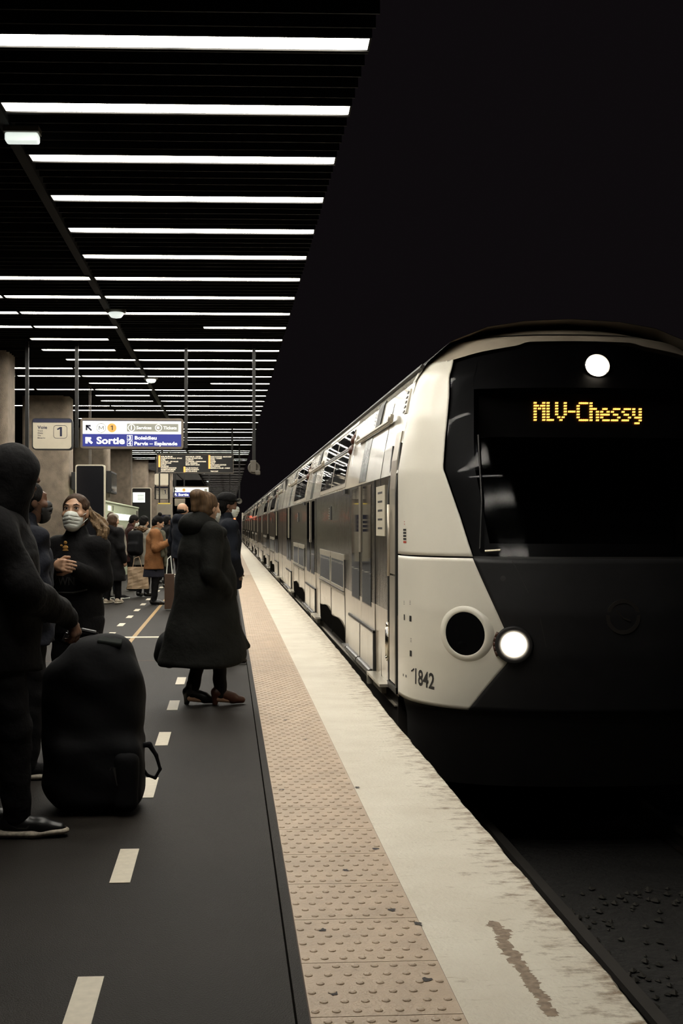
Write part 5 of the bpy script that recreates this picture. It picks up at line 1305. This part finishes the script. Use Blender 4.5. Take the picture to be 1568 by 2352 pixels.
b = MB(); b.path([(-.04, .0, .24), (-.02, 0, .28), (.02, 0, .28), (.04, 0, .24)], .008); b.build('top_loop', M['leather'], r)
xa, zt = at(292, 1302, 23.25); xb, zb = at(341, 1352, 23.25)
r = empty('shopping_bag', ((xa + xb) / 2, 23.25, zb), 0, 'wide crumpled beige shopping bag carried near the floor, left of the rust jacket', 'shopping bag')
b = MB(); hw_ = (xb - xa) / 2; H_ = zt - zb; P_ = []
for j in range(8):
    t = j / 7; row = []
    for (sx_, sy_) in ((-1, -1), (-.5, -1.05), (0, -1.1), (.5, -1.05), (1, -1), (1, 1), (.5, 1), (0, 1), (-.5, 1), (-1, 1)):
        row.append((sx_ * hw_ * (1 - .10 * t) + .012 * math.sin(7 * t + sy_), sy_ * .09 * (1 - .45 * t) + .012 * math.sin(9 * t + 4 * sx_), H_ * t))
    P_.append(row)
grid_mesh(b, P_, True); b.add(P_[0], [tuple(range(10))]); b.build('bag_body', M['kraft'], r)
b = MB()
for yy in (-.04, .04): b.path([(-.1, yy, H_ - .01), (-.07, yy * .5, H_ + .17), (.02, 0, H_ + .2), (.08, yy, H_ - .01)], .006, 6)
b.build('bag_handle', M['kraft'], r)

X, Y, hd = -2.13, 25.9, -75
r = person(X, Y, hd, 'person in dark maroon with a white mask, bowed head, behind the fur-hooded person')
f = Fig(r, 1.66, True, hpitch=-.35, head=(0, .09, 1.53), wide=.95); f.body(M['skindark'], .012); f.jacket(M['cmaroon'], hem=.38, fat=.03); f.trousers(M['cblack']); f.shoes(M['leather']); f.hair(M['hairblack']); f.facemask(M['mask'], .008)

X, Y, hd = -2.27, 22.9, -78
r = person(X, Y, hd, 'person in a pale grey headscarf and light grey coat with black white-soled shoes')
f = Fig(r, 1.62, True, hpitch=-.3, head=(0, .07, 1.525), lean=.03, feet=((.08, .16, 4), (-.08, -.12, -4)), arms={'eR': (.24, .02, 1.06), 'wR': (.16, .2, .92)})
f.body(M['skin'], .012); f.jacket(M['clightgrey'], hem=.40, fat=.055, flare=.02, wr=.009, ws=18); f.trousers(M['cblack']); f.shoes(M['cblack'], M['mask'])
S = Sdf(); P = f.hp; S.ell(P((0, -.02, .03)), (.10, .112, .108), k=.02); S.cone(P((0, -.04, -.05)), f.nek + V3(0, -.01, -.04), .10, .16, k=.06); S.ell(P((0, .11, -.02)), (.062, .07, .085), k=.01, op=-1); S.mesh('headscarf', M['clightgrey'], r, .010, wr=.007, ws=24)
S = Sdf(); S.cone(f.nek + V3(-.1, 0, -.02), f.nek + V3(.1, 0, -.02), .12, .12, k=.04); S.cone(f.nek + V3(0, 0, -.02), f.nek + V3(0, .02, -.16), .15, .17, k=.05); S.mesh('shawl', M['cgrey'], r, .012, wr=.010, ws=24)

X, Y, hd = -2.10, 21.6, -40
r = person(X, Y, hd, 'person in a long black coat and pale trainers, right beside the masked woman')
f = Fig(r, 1.62, True, feet=((.09, .05, -20), (-.09, -.05, -10))); f.body(M['skin'], .013); f.jacket(M['cblack'], hem=.26, fat=.075, flare=.05, hood='down'); f.trousers(M['cblack']); f.shoes(M['whiteshoe'], M['sole']); f.hair(M['hairbrown'], 'long')
S = Sdf(); S.chain([f.shR + V3(-.02, -.02, .06), V3(.16, .12, 1.15), V3(.20, .12, .95)], [.009, .009, .009], k=.004); S.mesh('white_strap', M['mask'], r, .006)

X, Y, hd = -2.38, 24.25, -160
r = person(X, Y, hd, 'short-haired person far back, only the top of the head above the crowd by the kiosk')
f = Fig(r, 1.70); f.body(M['skin'], .014); f.jacket(M['cgrey'], fat=.03, dx=.018); f.trousers(M['cnavy'], .018); f.shoes(M['leather'], dx=.014); f.hair(M['hairbrown'], dx=.012)
for X, Y, H_, hd, lb in ((-1.38, 27.0, 1.66, -60, 'dark-haired person far back, between the rust jacket and the bald man'), (-1.72, 29.2, 1.64, -120, 'black-coated person in the back row behind the hair bun')):
    r = person(X, Y, hd, lb); f = Fig(r, H_); f.body(M['skindark'], .014); f.jacket(M['cblack'], fat=.05, dx=.018); f.trousers(M['cblack'], .018); f.shoes(M['leather'], dx=.014); f.hair(M['hairblack'], dx=.012)
